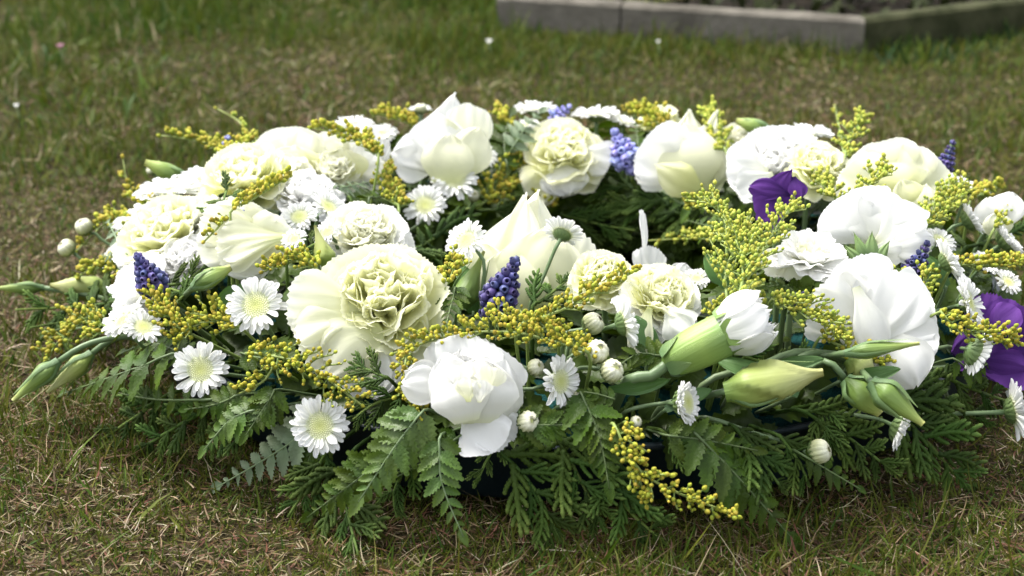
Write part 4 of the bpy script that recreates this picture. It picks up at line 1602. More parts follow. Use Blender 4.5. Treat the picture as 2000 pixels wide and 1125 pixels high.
# tall ivory lisianthus in the middle
bloom('lisianthus_flower', 'tall ivory lisianthus with a pointed petal rising behind the grape hyacinth', 'flower', 'white and ivory lisianthus blooms in the wreath', 1030, 500, [
    (1010, 600, 1050, 373, 210, -12, -8, .20, 'tri', 10, 'ivory'),
    (1060, 600, 1120, 450, 150, -8, -4, .22, 'fan*', 14, 'ivory'),
    (985, 600, 1030, 382, 190, 0, -4, .28, 'tri', -14, 'ivory'),
    (960, 600, 930, 470, 110, -5, 2, .25, 'ob', -20, 'ivory'),
    (1040, 610, 1080, 440, 180, 6, 3, .26, 'ov', 8, 'ivory'),
    (1000, 620, 1000, 480, 150, 10, 6, .22, 'ov', -8, 'ivory')], y=-.15, twin=False)
carnation(1175, 540, 135, (-.1, .60, .75), 'cream carnation beside the tall ivory lisianthus, behind yellow goldenrod', 'cream', off=.018)
carnation(1290, 580, 165, (.15, .62, .75), 'cream carnation with frilled skirt near the white carnation bud', 'cream', off=.018, outer='white')
bloom('carnation_flower', 'narrow white carnation petals hanging below the frilled cream carnation', 'flower', G_CARN, 1275, 650, [
    (1270, 600, 1240, 700, 50, 0, 2, .2, 'ob', 10, 'ivory'),
    (1300, 600, 1340, 650, 80, 0, 4, .2, 'fan*', 0, 'white')], off=.012)
# the loose white carnation on the right
bloom('lisianthus_flower', 'loose pure white bloom with wide rounded petals beside the slim green bud', 'flower', 'white and ivory lisianthus blooms in the wreath', 1720, 620, [
    (1705, 640, 1590, 575, 165, -3, 4, .16, 'fan*', 0, 'white'),
    (1705, 610, 1668, 500, 130, -10, -6, .24, 'fan', 8, 'white'),
    (1690, 650, 1640, 662, 64, -6, 1, .2, 'ob', 0, 'white'),
    (1690, 640, 1828, 612, 190, -2, 3, .20, 'fan', -6, 'white'),
    (1715, 640, 1790, 757, 135, 0, 6, .26, 'ob', 6, 'white'),
    (1680, 690, 1768, 540, 150, 4, 0, .20, 'fan*', 4, 'white'),
    (1672, 560, 1718, 700, 74, 8, 6, .26, 'ob', -14, 'white')], off=.022)
# carnation seen from its side with its green calyx
th, q, t0 = bloom('carnation_flower', 'white carnation seen from its side showing pointed green calyx', 'flower', G_CARN, 1715, 440, [
    (1700, 475, 1615, 405, 120, -4, -4, .25, 'fan', 0, 'white'),
    (1705, 470, 1655, 380, 150, 0, -6, .28, 'fan', 0, 'white'),
    (1715, 470, 1730, 388, 170, 2, -4, .28, 'fan', 0, 'white'),
    (1715, 475, 1790, 425, 140, 4, 0, .28, 'fan', 0, 'white'),
    (1715, 485, 1820, 465, 80, 6, 4, .30, 'ob', 0, 'white'),
    (1705, 488, 1770, 488, 60, 8, 6, .25, 'ob', 0, 'white')], off=.030)
for (bx, by, tx, ty, w) in ((1695, 515, 1668, 455, 26), (1700, 520, 1703, 452, 36), (1705, 522, 1738, 470, 30), (1690, 520, 1650, 480, 24)):
    B = CAM + pdir(bx, by) * (t0 - .010); Tp = CAM + pdir(tx, ty) * (t0 - .014)
    z = (CAM - B).normalized()
    M = frame(z, Tp - B, B) @ S(w * t0 / FPX, (Tp - B).length, .012)
    th.add('sepal', petal_mesh('sepal', 'tri', 0, .1, 0, .02, 1, 0, .2, .5), M)
# another in profile left of it
carnation(1590, 482, 165, (.12, .90, .38), 'white frilled carnation tilted flat, its edge towards the bright goldenrod', 'white', off=.030, squash=1.0, rings=((9, 4, .98, .9, 'white'), (9, 16, .92, .85, 'white'), (8, 30, .8, .7, 'white'), (7, 48, .6, .55, 'ivory')), st=[(1575, 560), (1545, 600)])
bloom('carnation_flower', 'pale drooping petals under the flat tilted carnation', 'flower', G_CARN, 1530, 505, [
    (1550, 480, 1490, 530, 60, 0, 2, .2, 'fan*', 0, 'ivory'),
    (1560, 485, 1530, 545, 60, 2, 4, .2, 'fan*', 0, 'ivory'),
    (1575, 490, 1570, 530, 50, 2, 4, .2, 'fan*', 0, 'cream')], off=.02)
# left side of the ring
bloom('lisianthus_flower', 'cream cup-shaped lisianthus lying open above the curved green bud', 'flower', 'white and ivory lisianthus blooms in the wreath', 480, 455, [
    (470, 480, 500, 402, 150, -8, -8, .3, 'fan', 0, 'ivory'),
    (450, 485, 565, 445, 100, -6, 4, .3, 'fan', 0, 'ivory'),
    (470, 470, 515, 535, 110, -4, 2, .2, 'ob', 0, 'white'),
    (550, 470, 388, 480, 104, 4, 2, .26, 'fan', 0, 'ivory'),
    (500, 505, 430, 425, 130, 0, -4, .3, 'ob', 0, 'ivory'),
    (560, 462, 425, 480, 84, 10, 8, .30, 'fan*', 14, 'ivory')], off=.026)
carnation(322, 455, 205, (-.35, .75, .55), 'cream carnation above the dark grape hyacinth on the outer curve', 'cream', off=.018, outer='white')
carnation(252, 555, 165, (-.75, .45, .50), 'white carnation edge-on at the rim beside the dark grape hyacinth', 'white', off=.020, rings=((9, 4, 1.0, .9, 'white'), (9, 18, .95, .8, 'white'), (8, 34, .8, .7, 'white')))
carnation(480, 345, 190, (-.15, .75, .6), 'cream carnation with orange-yellow goldenrod lying against it', 'cream', off=.020)
carnation(395, 425, 150, (-.2, .85, .45), 'pale carnation between the rim daisies and the cup-shaped lisianthus', 'ivory', off=.014, outer='white')
carnation(715, 455, 165, (.05, .7, .65), 'white frilled carnation just behind the large cream one', 'ivory', off=.014, outer='white')
carnation(600, 375, 130, (.1, .8, .55), 'white carnation among small daisies on the inner curve', 'white', off=.014)
bloom('lisianthus_flower', 'rounded cream lisianthus at the back beside a dark gap', 'flower', 'white and ivory lisianthus blooms in the wreath', 570, 290, [
    (570, 345, 560, 250, 130, -6, -6, .3, 'fan', 0, 'ivory'),
    (555, 345, 520, 280, 90, 0, 2, .32, 'fan', 0, 'ivory'),
    (580, 350, 605, 265, 90, 2, -2, .3, 'fan', 0, 'ivory'),
    (570, 355, 575, 285, 110, 8, 6, .34, 'ob', 0, 'cream')], off=.022)
bloom('lisianthus_flower', 'cream lisianthus at the back with goldenrod crossing its top', 'flower', 'white and ivory lisianthus blooms in the wreath', 670, 300, [
    (665, 350, 650, 255, 100, -6, -6, .3, 'fan', 0, 'ivory'),
    (675, 345, 730, 245, 90, -8, -6, .3, 'ob', 0, 'white'),
    (670, 350, 745, 310, 90, 0, 4, .3, 'fan', 0, 'white'),
    (655, 350, 620, 285, 90, 2, 2, .32, 'fan', 0, 'ivory'),
    (665, 375, 665, 290, 110, 8, 8, .34, 'ob', 0, 'cream')], off=.022)
bloom('lisianthus_flower', 'tallest white lisianthus of the back ring with a notched top', 'flower', 'white and ivory lisianthus blooms in the wreath', 855, 275, [
    (855, 335, 888, 183, 150, -10, -8, .20, 'tri', 4, 'white'),
    (895, 335, 925, 205, 95, -6, -6, .26, 'fan', 8, 'ivory'),
    (860, 335, 852, 222, 130, -4, -3, .24, 'ov', -8, 'white'),
    (870, 320, 764, 300, 100, 0, 4, .18, 'ob', 0, 'white'),
    (895, 345, 938, 250, 90, 4, 0, .28, 'ov', 8, 'ivory'),
    (865, 345, 805, 268, 95, 3, 4, .20, 'fan*', -10, 'white'),
    (868, 362, 880, 262, 105, 9, 6, .26, 'ov', 0, 'ivory')], off=.030, twin=False)
carnation(1100, 298, 168, (-.05, .62, .75), 'pale cream carnation of the back ring beside the pale grape hyacinth', 'cream', off=.024)
bloom('carnation_flower', 'white turned-back petals under the pale cream back carnation', 'flower', G_CARN, 1110, 345, [
    (1095, 320, 1110, 382, 95, 0, 4, .22, 'ob', 0, 'white'),
    (1090, 325, 1025, 375, 80, -2, 2, .22, 'fan', 0, 'cream'),
    (1130, 290, 1195, 320, 75, -2, 2, .22, 'fan', 0, 'white')], off=.024)
bloom('lisianthus_flower', 'folded white bloom like a rosebud on the back ring', 'flower', 'white and ivory lisianthus blooms in the wreath', 1330, 300, [
    (1350, 375, 1345, 213, 130, -8, -8, .25, 'tri', 8, 'ivory'),
    (1365, 375, 1390, 270, 100, -4, -4, .35, 'ov', 20, 'ivory'),
    (1375, 340, 1252, 280, 130, 0, 4, .26, 'fan', 0, 'white'),
    (1350, 380, 1330, 240, 140, 4, 0, .32, 'ov', 0, 'ivory'),
    (1365, 375, 1280, 322, 70, 8, 8, .3, 'ov', 0, 'cream')], off=.030)
carnation(1515, 312, 178, (-.2, .72, .65), 'white carnation of the back ring above the purple petals', 'white', off=.022)
carnation(1600, 325, 132, (.1, .65, .72), 'cream frilled carnation below the thin upright sprig', 'cream', off=.024)
bloom('carnation_flower', 'flat white petal under the back white carnation beside purple petals', 'flower', G_CARN, 1480, 355, [
    (1510, 340, 1440, 370, 70, 0, 4, .2, 'fan', 0, 'white'),
    (1500, 335, 1420, 320, 80, -2, 2, .2, 'fan', 0, 'white')], off=.024)
bloom('lisianthus_flower', 'wide fan-shaped cream lisianthus beside the blue spike at the back', 'flower', 'white and ivory lisianthus blooms in the wreath', 1750, 330, [
    (1750, 390, 1715, 275, 140, -6, -6, .26, 'fan', 0, 'ivory'),
    (1755, 390, 1770, 280, 130, -4, -4, .26, 'fan', 0, 'ivory'),
    (1755, 390, 1830, 310, 130, 0, -2, .26, 'fan', 0, 'ivory'),
    (1745, 395, 1660, 320, 110, 2, 0, .26, 'fan', 0, 'ivory'),
    (1750, 405, 1745, 320, 120, 6, 4, .34, 'fan', 0, 'cream')], off=.028)
carnation(1290, 232, 90, (0, .85, .4), 'cream carnation behind goldenrod on the far edge of the ring', 'cream', off=.016)
carnation(1440, 268, 80, (0, .8, .5), 'small cream carnation between goldenrod and the back green bud', 'ivory', off=.016)
bloom('lisianthus_flower', 'small cream lisianthus below the fan-shaped one, beside goldenrod', 'flower', 'white and ivory lisianthus blooms in the wreath', 1790, 385, [
    (1790, 420, 1760, 350, 70, 0, 0, .3, 'ov', 0, 'cream'),
    (1800, 420, 1810, 360, 60, 4, 2, .3, 'ov', 0, 'ivory')], off=.022)
bloom('lisianthus_flower', 'small white bloom on the far outer rim behind goldenrod', 'flower', 'white and ivory lisianthus blooms in the wreath', 1950, 415, [
    (1950, 455, 1930, 385, 70, -2, -2, .3, 'ob', 0, 'white'),
    (1955, 455, 1975, 375, 70, 0, 0, .3, 'ob', 0, 'white'),
    (1950, 465, 1945, 415, 60, 4, 4, .3, 'ov', 0, 'ivory')], off=.024)
bloom('carnation_flower', 'white petals standing in the dark hollow of the ring', 'flower', G_CARN, 1255, 480, [
    (1256, 530, 1251, 410, 30, 0, 0, .15, 'fan', 62, 'white'),
    (1255, 560, 1270, 482, 70, -2, 0, .2, 'fan*', 20, 'white'),
    (1320, 560, 1340, 515, 50, 2, 2, .25, 'ob', 0, 'white')], y=-.10, stem=False)
carnation(365, 505, 120, (-.1, .7, .65), 'white carnation under the cup-shaped lisianthus, above dark cypress twigs', 'white', off=.012)
carnation(555, 335, 110, (0, .8, .55), 'small ivory carnation behind the orange-yellow goldenrod on the inner curve', 'ivory', off=.014)
carnation(650, 330, 110, (.1, .75, .6), 'ivory carnation in front of the goldenrod-crossed back lisianthus', 'ivory', off=.016)
carnation(1690, 372, 90, (0, .75, .6), 'small white carnation between fan-shaped lisianthus and profile carnation', 'white', off=.014)
# purple lisianthus
bloom('lisianthus_flower', 'purple lisianthus with a pointed petal at the hollow of the ring', 'flower', 'purple lisianthus blooms in the wreath', 1510, 395, [
    (1505, 392, 1547, 330, 70, 0, 3, .16, 'tri', 10, 'purple'),
    (1550, 345, 1562, 388, 40, 2, 6, .2, 'ob', -20, 'purple'),
    (1545, 380, 1462, 366, 46, 2, 6, .22, 'ob', 24, 'purple'),
    (1520, 378, 1478, 418, 66, 4, 7, .18, 'fan', -14, 'purple'),
    (1515, 385, 1500, 446, 58, 0, 2, .2, 'fan', 16, 'purple')], off=.028, twin=False)
bloom('lisianthus_flower', 'large purple lisianthus cup low at the outer rim', 'flower', 'purple lisianthus blooms in the wreath', 1950, 680, [
    (1915, 720, 1990, 592, 110, -2, 3, .14, 'fan', 12, 'purple'),
    (1970, 640, 1868, 722, 80, 0, 4, .18, 'ob', -20, 'purple'),
    (2010, 640, 1945, 748, 150, 2, 6, .22, 'fan', 10, 'purple'),
    (1930, 660, 2060, 690, 130, 2, 5, .22, 'fan', 24, 'purple'),
    (1925, 668, 1985, 600, 70, 8, 8, .16, 'fan', -26, 'purple'),
    (1900, 700, 2010, 720, 70, 7, 9, .2, 'ob', 20, 'purple')], off=.018)

# ------------------------------------------------------------------ spray chrysanthemums
daisy(500, 597, 122, (.02, .30, .95), 'open daisy-like chrysanthemum just outside the large cream carnation', off=.026)
daisy(392, 722, 116, (-.05, .12, 1), 'open daisy above the yellow-green drooping fern', off=.020)
daisy(625, 832, 122, (.05, .15, 1), 'lowest open daisy, in front of the dark tray and ferns', off=.018)
daisy(912, 470, 92, (-.45, .42, .8), 'daisy on an upright stalk before the tall ivory lisianthus', y=-.165, st=[(945, 510, -.17), (943, 560, -.172), (938, 615, -.175)])
daisy(830, 402, 90, (.0, .45, .9), 'small daisy on the inner slope of the back ring', off=.018)
daisy(888, 352, 98, (.1, .55, .85), 'daisy overlapped with a smaller one below the tallest lisianthus', off=.022)
daisy(945, 305, 58, (.3, .5, .8), 'tiny daisy beside the tallest lisianthus petal', off=.024)
daisy(1092, 745, 108, (.72, .02, .70), 'daisy turned sideways beside the white half-open bloom', off=.020, st=[(1040, 760), (1000, 765)])
daisy(1216, 632, 116, (.93, .22, -.10), 'daisy seen edge-on before the frilled cream carnation', off=.024, st=[(1160, 650), (1110, 675)], elev=24)
halfopen(1338, 787, 76, (.80, .12, .55), 'half-opened daisy at the end of a thick green stalk', off=.022, st=[(1290, 788), (1225, 802)])
daisy(1890, 592, 116, (.78, .30, .52), 'daisy facing the purple lisianthus, white rays slightly folded', off=.030, st=[(1850, 603), (1815, 618)])
daisy(1848, 512, 100, (.85, .48, .10), 'edge-on daisy leaning over the goldenrod spray', off=.034, st=[(1825, 545), (1770, 575)], elev=20)
daisy(1977, 802, 126, (.97, .18, .10), 'edge-on daisy on a long bare stalk over the grass', y=-.215, st=[(1940, 806, -.213), (1860, 808, -.21), (1790, 808, -.205), (1740, 800, -.195)], elev=18)
halfopen(1760, 838, 76, (.75, -.35, .25), 'ragged half-open daisy under the green bud tip', off=.022, st=[(1720, 820), (1680, 812)], elev=35)
halfopen(1908, 690, 78, (.75, -.35, -.1), 'half-open daisy hanging before the purple lisianthus', off=.030, st=[(1870, 680), (1830, 680)], elev=40)
daisy(242, 628, 96, (-.35, .70, .6), 'upturned daisy at the rim under the edge-on carnation', off=.022)
daisy(280, 640, 84, (.25, .62, .72), 'second upturned daisy at the rim, overlapped with its neighbour', off=.028)
daisy(1098, 458, 88, (.30, .80, -.62), 'daisy seen from behind with its green bracts before the ivory lisianthus', y=-.165, st=[(1085, 485, -.168), (1060, 545, -.172), (1035, 600, -.176)], elev=22)
daisy(330, 376, 140, (-.1, .92, .3), 'white daisy lying flat on the outer curve near the back bud', off=.018)
daisy(272, 420, 122, (-.55, .75, .35), 'white daisy over the outer edge, sideways to the grass', off=.016)
daisy(395, 356, 112, (0, .9, .45), 'white daisy behind the cream carnation with orange goldenrod', off=.014)
daisy(585, 425, 80, (-.1, .6, .8), 'small daisy on the inner slope by the pale bud', off=.022)
daisy(640, 405, 80, (.5, .6, .6), 'small daisy leaning into the hollow, above the frilled white carnation', off=.022)
daisy(575, 468, 56, (-.2, .6, .8), 'tiny pale daisy between the cup-shaped lisianthus and pale bud', off=.028)
daisy(640, 455, 66, (-.3, .6, .7), 'tiny daisy tucked against the frilled white carnation', off=.018)
daisy(1045, 215, 90, (0, .95, .25), 'daisy lying flat on the far edge beside the pale blue spike', off=.018)
daisy(1020, 250, 76, (-.2, .9, .35), 'daisy between grey-green leaves and the back carnation', off=.016)
daisy(1165, 225, 100, (0, .95, .25), 'daisy lying flat behind the pale cream back carnation', off=.018)
daisy(1220, 240, 70, (.2, .9, .3), 'small daisy behind the pale grape hyacinth', off=.014)
daisy(1585, 262, 90, (.1, .95, .3), 'daisy at the far edge beside the thin upright sprig', off=.016)
daisy(1520, 265, 84, (0, .95, .3), 'daisy at the far edge behind the white carnation, beside the back bud', off=.016)
daisy(690, 245, 84, (0, .9, .35), 'daisy at the far edge above the crossing goldenrod', off=.012)
daisy(1838, 348, 74, (.2, .93, .3), 'daisy lying flat at the foot of the blue spike', off=.014)
daisy(1895, 368, 86, (.35, .9, .25), 'daisy lying flat on the outer rim above goldenrod', off=.014)
halfopen(1897, 428, 64, (.8, .5, .2), 'half-open daisy on the rim beside small white bloom', off=.022)
halfopen(1968, 468, 70, (.7, .6, .3), 'half-open daisy above the goldenrod at the outer rim', off=.020)
daisy(1968, 552, 62, (.3, .6, .7), 'small pale daisy under the outer goldenrod', off=.014)
daisy(820, 215, 50, (0, .95, .3), 'tiny daisy behind the tallest lisianthus at the far edge', off=.010)
halfopen(218, 500, 50, (-.7, .5, .5), 'small white daisy tip under the silvery fern', off=.010)

# button buds
button(1165, 687, 48, (.35, .55, .75), 'round button bud just below the edge-on daisy', off=.022, st=[(1150, 690), (1110, 700)])
button(1195, 724, 46, (.55, .40, .75), 'round brown-tinged button bud, lower of the close pair', off=.020, st=[(1165, 718), (1110, 730)])
button(1158, 632, 44, (.7, .5, .3), 'round bud behind the goldenrod next to the edge-on daisy', off=.020, st=[(1135, 645), (1100, 660)])
button(1046, 718, 34, (.55, .4, .75), 'small green button bud touching the sideways daisy', off=.016, st=[(1025, 718), (1000, 716)])
button(1031, 824, 44, (.45, .25, .85), 'lone round button bud below the white half-open bloom', off=.016, st=[(1015, 808), (998, 790)])
button(1128, 782, 34, (.6, .3, .6), 'tiny bud hidden behind the sideways daisy', off=.010)
button(1242, 824, 24, (.4, .4, .8), 'tiny pale bud at the head of the hanging goldenrod', off=.010)
button(1600, 882, 48, (.85, .25, .45), 'round bud on a long slanting stalk close to the grass', off=.016, st=[(1560, 872), (1470, 845), (1380, 815)])
button(130, 484, 34, (-.6, .5, .6), 'pale round bud outermost over the grass beside goldenrod', off=.016, st=[(150, 500), (190, 520)])
button(164, 443, 34, (-.3, .7, .6), 'pale round bud set just above its outermost twin', off=.022, st=[(185, 455), (220, 480)])
button(295, 333, 18, (-.5, .6, .6), 'tiny pale bud near the back green bud', off=.014)
button(520, 268, 18, (-.2, .8, .5), 'tiny cream bud beside the rounded back lisianthus', off=.014)
button(822, 212, 22, (0, .9, .4), 'tiny cream bud at the far edge by the tallest lisianthus', off=.018)
button(925, 383, 24, (.2, .4, .8), 'small green-white bud below the overlapped daisies', off=.012)

# ------------------------------------------------------------------ grape hyacinths
muscari(962, 612, 1008, 508, 78, 'foremost violet-blue grape hyacinth leaning before the ivory lisianthus', y=-.19, nrow=9, dt=4)
muscari(308, 572, 268, 500, 66, 'dark blue grape hyacinth lying across the outer white carnation', off=.034, nrow=9, dt=6)
muscari(1232, 325, 1200, 258, 66, 'pale blue grape hyacinth between the two back white blooms', off=.030, mat='paleblue', nrow=7)
muscari(1080, 235, 1112, 208, 40, 'pale blue grape hyacinth tip at the far edge above daisies', off=.022, mat='paleblue', nrow=5)
muscari(1838, 345, 1862, 276, 40, 'upright deep blue grape hyacinth standing above the far rim', off=.030, nrow=8)
muscari(1775, 548, 1812, 474, 52, 'deep blue grape hyacinth under the profile carnation', off=.022, nrow=8)
muscari(440, 312, 445, 268, 38, 'pale violet grape hyacinth on the outer back curve', off=.020, mat='paleblue', nrow=5)
muscari(1535, 592, 1570, 572, 28, 'small blue grape hyacinth tip above the white carnation bud', off=.016, nrow=4)
muscari(455, 428, 475, 412, 24, 'tiny pale grape hyacinth tip on the cup-shaped lisianthus', off=.034, mat='paleblue', nrow=4)

# ------------------------------------------------------------------ goldenrod (stalk end -> tip)
goldenrod([(1150, 690), (1010, 650), (880, 655), (770, 690)], 74, 'long goldenrod spray lying over the white half-open bloom', 150, off=.030)
goldenrod([(1090, 640), (1030, 640), (960, 600)], 60, 'goldenrod clump at the foot of the foremost grape hyacinth', 50, off=.026)
goldenrod([(1010, 640), (1120, 595), (1242, 528)], 62, 'goldenrod tip slanting up across the two cream carnations', 75, off=.030)
goldenrod([(1030, 620), (1100, 660), (1165, 690)], 60, 'goldenrod running into the round button buds', 60, off=.022)
goldenrod([(480, 690), (590, 710), (705, 790)], 100, 'goldenrod spray dangling below the broad guard petals', 95, off=.026, drop=.3)
goldenrod([(540, 690), (520, 740), (465, 770)], 70, 'thin green goldenrod twig above the lowest daisy', 22, off=.016)
goldenrod([(800, 690), (790, 740), (832, 830)], 60, 'goldenrod tip dangling beside the left white petal', 50, off=.020, drop=.5)
goldenrod([(1200, 830), (1262, 930), (1440, 1008)], 66, 'hanging goldenrod spray trailing down onto the grass', 80, off=.026, size=11.5)
goldenrod([(1225, 825), (1235, 880), (1262, 985)], 60, 'upper fork of the hanging goldenrod above the tray', 40, off=.024, size=11.5)
goldenrod([(470, 640), (410, 620), (345, 665)], 100, 'dense yellow-green goldenrod cluster beside the first daisy', 95, off=.022)
goldenrod([(350, 640), (320, 600), (295, 565)], 70, 'goldenrod cluster under the dark grape hyacinth', 70, off=.028)
goldenrod([(220, 640), (150, 630), (95, 695)], 84, 'goldenrod cluster hanging over the grass beside the long buds', 80, off=.016)
goldenrod([(620, 530), (580, 510), (515, 530)], 62, 'orange-yellow goldenrod cluster next to the large cream carnation', 70, off=.026)
goldenrod([(450, 415), (500, 385), (565, 345)], 52, 'orange-yellow goldenrod lying against the cream carnation', 60, off=.040)
goldenrod([(445, 420), (430, 440), (400, 470)], 30, 'few goldenrod buds on the outer cream petals', 10, off=.036)
goldenrod([(470, 310), (400, 278), (315, 265)], 48, 'goldenrod reaching out over grass at the back curve', 70, off=.022)
goldenrod([(440, 330), (460, 300), (500, 270)], 50, 'goldenrod behind the pale violet grape hyacinth', 40, off=.018)
goldenrod([(300, 400), (255, 375), (240, 310)], 36, 'lone goldenrod tip standing out over the grass', 34, off=.020)
goldenrod([(270, 450), (215, 430), (150, 490)], 56, 'goldenrod behind the two pale round buds', 60, off=.014)
goldenrod([(250, 540), (200, 520), (150, 540)], 44, 'goldenrod peeping above the pale long bud', 40, off=.012)
goldenrod([(780, 410), (755, 370), (750, 320)], 72, 'goldenrod hanging on the inner slope beside the small daisy', 75, off=.018)
goldenrod([(740, 310), (690, 270), (610, 250)], 52, 'goldenrod crossing over the back cream lisianthus', 75, off=.036)
goldenrod([(820, 250), (780, 235), (735, 222)], 44, 'goldenrod at the far edge near the tallest lisianthus', 45, off=.020)
goldenrod([(1000, 260), (985, 235), (975, 212)], 40, 'goldenrod tip at the far edge beside dark leaves', 30, off=.020)
goldenrod([(940, 400), (985, 350), (1025, 295)], 80, 'green-gold goldenrod on the inner slope below dark leaves', 90, off=.016)
goldenrod([(1090, 400), (1060, 385), (1040, 375)], 50, 'goldenrod peeping over the tall ivory petal tip', 40, off=.014)
goldenrod([(1310, 260), (1275, 235), (1235, 212)], 60, 'goldenrod before the far cream carnation', 70, off=.030)
goldenrod([(1420, 300), (1400, 260), (1382, 215)], 56, 'goldenrod standing beside the folded white bloom', 75, off=.026, mat='goldgreen')
goldenrod([(1650, 310), (1660, 270), (1688, 225)], 52, 'goldenrod just beside the thin upright sprig', 55, off=.026, mat='goldgreen')
goldenrod([(1440, 590), (1450, 500), (1390, 400), (1345, 392)], 110, 'big bright goldenrod plume rising at the ring hollow', 150, off=.040, mat='goldgreen')
goldenrod([(1450, 570), (1500, 470), (1550, 400)], 90, 'second fork of the bright goldenrod plume beside purple petals', 95, off=.036, mat='goldgreen')
goldenrod([(1420, 590), (1420, 520), (1470, 430)], 110, 'middle of the bright goldenrod plume before purple petals', 90, off=.034, mat='goldgreen')
goldenrod([(1500, 590), (1440, 590), (1385, 620)], 60, 'pale goldenrod lying along the carnation bud top', 55, off=.020, mat='goldgreen')
goldenrod([(1500, 590), (1580, 610), (1650, 665)], 84, 'goldenrod between carnation bud and loose white bloom', 110, off=.022, mat='goldgreen')
goldenrod([(1600, 660), (1680, 690), (1740, 720)], 50, 'goldenrod below the loose white bloom beside pale bud', 45, off=.014)
goldenrod([(1640, 400), (1610, 365), (1600, 345)], 64, 'goldenrod between purple petals and the profile carnation', 50, off=.026, mat='goldgreen')
goldenrod([(1680, 390), (1700, 360), (1735, 328)], 64, 'goldenrod in front of the fan-shaped lisianthus', 50, off=.036, mat='goldgreen')
goldenrod([(1420, 470), (1340, 466), (1262, 470)], 44, 'goldenrod lying across the dark hollow of the ring', 60, off=.012, mat='goldgreen')
goldenrod([(1380, 410), (1370, 400), (1345, 398)], 40, 'yellow goldenrod end at the inner rim beside cypress', 30, off=.02)
goldenrod([(1790, 450), (1840, 410), (1875, 360)], 90, 'dense goldenrod behind the profile carnation on the far rim', 110, off=.026, mat='goldgreen')
goldenrod([(1860, 520), (1930, 520), (1998, 512)], 56, 'goldenrod running outward above the small pale daisy', 70, off=.026)
goldenrod([(1830, 610), (1880, 645), (1985, 668)], 70, 'goldenrod across the purple lisianthus cup', 85, off=.036)
goldenrod([(1940, 450), (1970, 420), (1998, 420)], 60, 'goldenrod beside the small white rim bloom', 40, off=.022, mat='goldgreen')
goldenrod([(1895, 390), (1935, 370), (1960, 365)], 36, 'goldenrod at the far rim behind the small white bloom', 30, off=.018)
goldenrod([(870, 560), (885, 530), (890, 505)], 60, 'green goldenrod between large carnation and upright daisy stalk', 35, off=.020)
goldenrod([(1770, 590), (1800, 560), (1815, 530)], 60, 'goldenrod under the deep blue grape hyacinth', 40, off=.022, mat='goldgreen')
goldenrod([(1720, 590), (1745, 540), (1770, 530)], 40, 'few goldenrod buds beside the white bloom top', 18, off=.018, mat='goldgreen')
goldenrod([(500, 290), (470, 240), (425, 213, .12)], 26, 'thin bare sprig arching out over the back grass', 10, off=.018, mat='goldgreen')

# ------------------------------------------------------------------ long buds
lbud(1415, 765, 1605, 727, 78, 'large pale green twisted lisianthus bud above the cypress', 'bud', 3, 2, st=[(1370, 775), (1300, 790)], off=.028, sw=.5)
lbud(212, 565, 102, 558, 44, 'pale green bud pointing outward over the grass', 'bud', 3, 0, off=.012, y=-.03)
lbud(85, 562, -10, 563, 26, 'slim green bud farthest out over the grass', 'greenbud', 0, 3, y=-.035, st=[(110, 566, -.035), (170, 576, -.04), (230, 585, -.04)])
lbud(115, 705, 28, 780, 40, 'green bud with long sepals drooping over the grass', 'greenbud', 0, 4, y=-.165, st=[(150, 682, -.16), (190, 666, -.155), (245, 658, -.15)])
lbud(180, 690, 95, 765, 40, 'pale bud hanging behind the drooping green bud', 'bud', 0, 3, y=-.155, st=[(210, 668, -.15), (260, 655, -.145)])
lbud(368, 352, 285, 318, 34, 'green bud sticking out at the back curve of the rim', 'greenbud', 1, 3, off=.022)
lbud(375, 562, 450, 522, 36, 'curved green bud bending over beside the first daisy', 'greenbud', 1, 4, off=.036, st=[(352, 590), (348, 615)])
lbud(1655, 700, 1705, 735, 60, 'wedge-shaped pale bud between stalks under the loose white bloom', 'bud', 1, 0, off=.012, st=[(1620, 690), (1560, 700)])
lbud(1650, 690, 1792, 671, 34, 'slim green bud with a long thin tip against the white bloom', 'greenbud', 0, 4, off=.040, st=[(1610, 695), (1550, 690), (1480, 715), (1380, 745)])
lbud(1700, 745, 1800, 826, 62, 'green pointed bud bent down towards the grass', 'greenbud', 0, 4, off=.034, st=[(1670, 715), (1610, 690), (1540, 690), (1450, 740)])
lbud(1650, 740, 1720, 805, 60, 'green bud half hidden behind the bent pointed bud', 'greenbud', 1, 3, off=.018)
lbud(1510, 258, 1438, 236, 32, 'green-white bud lying at the far edge of the ring', 'greenbud', 1, 3, off=.024)
lbud(640, 520, 615, 440, 44, 'pale green upright bud before the frilled white carnation', 'bud', 2, 0, off=.024)
lbud(900, 600, 945, 490, 54, 'green leaf-like bud beside the upright daisy stalk', 'greenbud', 2, 2, y=-.168)

# the carnation bud with its long green calyx
r_ = rng()
q = P(1410, 655, .034)
t0 = depth(q)
cb = Thing('carnation_bud', 'white carnation bud bursting from its long green calyx', 'flower bud', 'lisianthus and carnation buds in the wreath', core(q))
B = CAM + pdir(1296, 712) * (t0 + .004)
E_ = CAM + pdir(1440, 640) * (t0 - .006)
ax = (E_ - B)
L_ = ax.length
ax.normalize()
view = (CAM - B).normalized()
Fm = frame(view, ax, B)
m = t0 / FPX
g_ = Geo()
prof = [(.0, 9), (.05, 22), (.14, 34), (.32, 41), (.55, 44), (.75, 44), (.88, 43), (.95, 41)]
V, U = [], []
for i, (u, w) in enumerate(prof):
    for j in range(24):
        t = 2 * math.pi * j / 24
        rr = w * m * (1 + .025 * math.cos(5 * t))
        zz = u * L_ + (0.010 * max(0, math.cos(5 * t)) if i == len(prof) - 1 else 0)
        V.append(Fm @ Vector((rr * math.sin(t), zz, rr * math.cos(t))))
        U.append((j / 24, u))
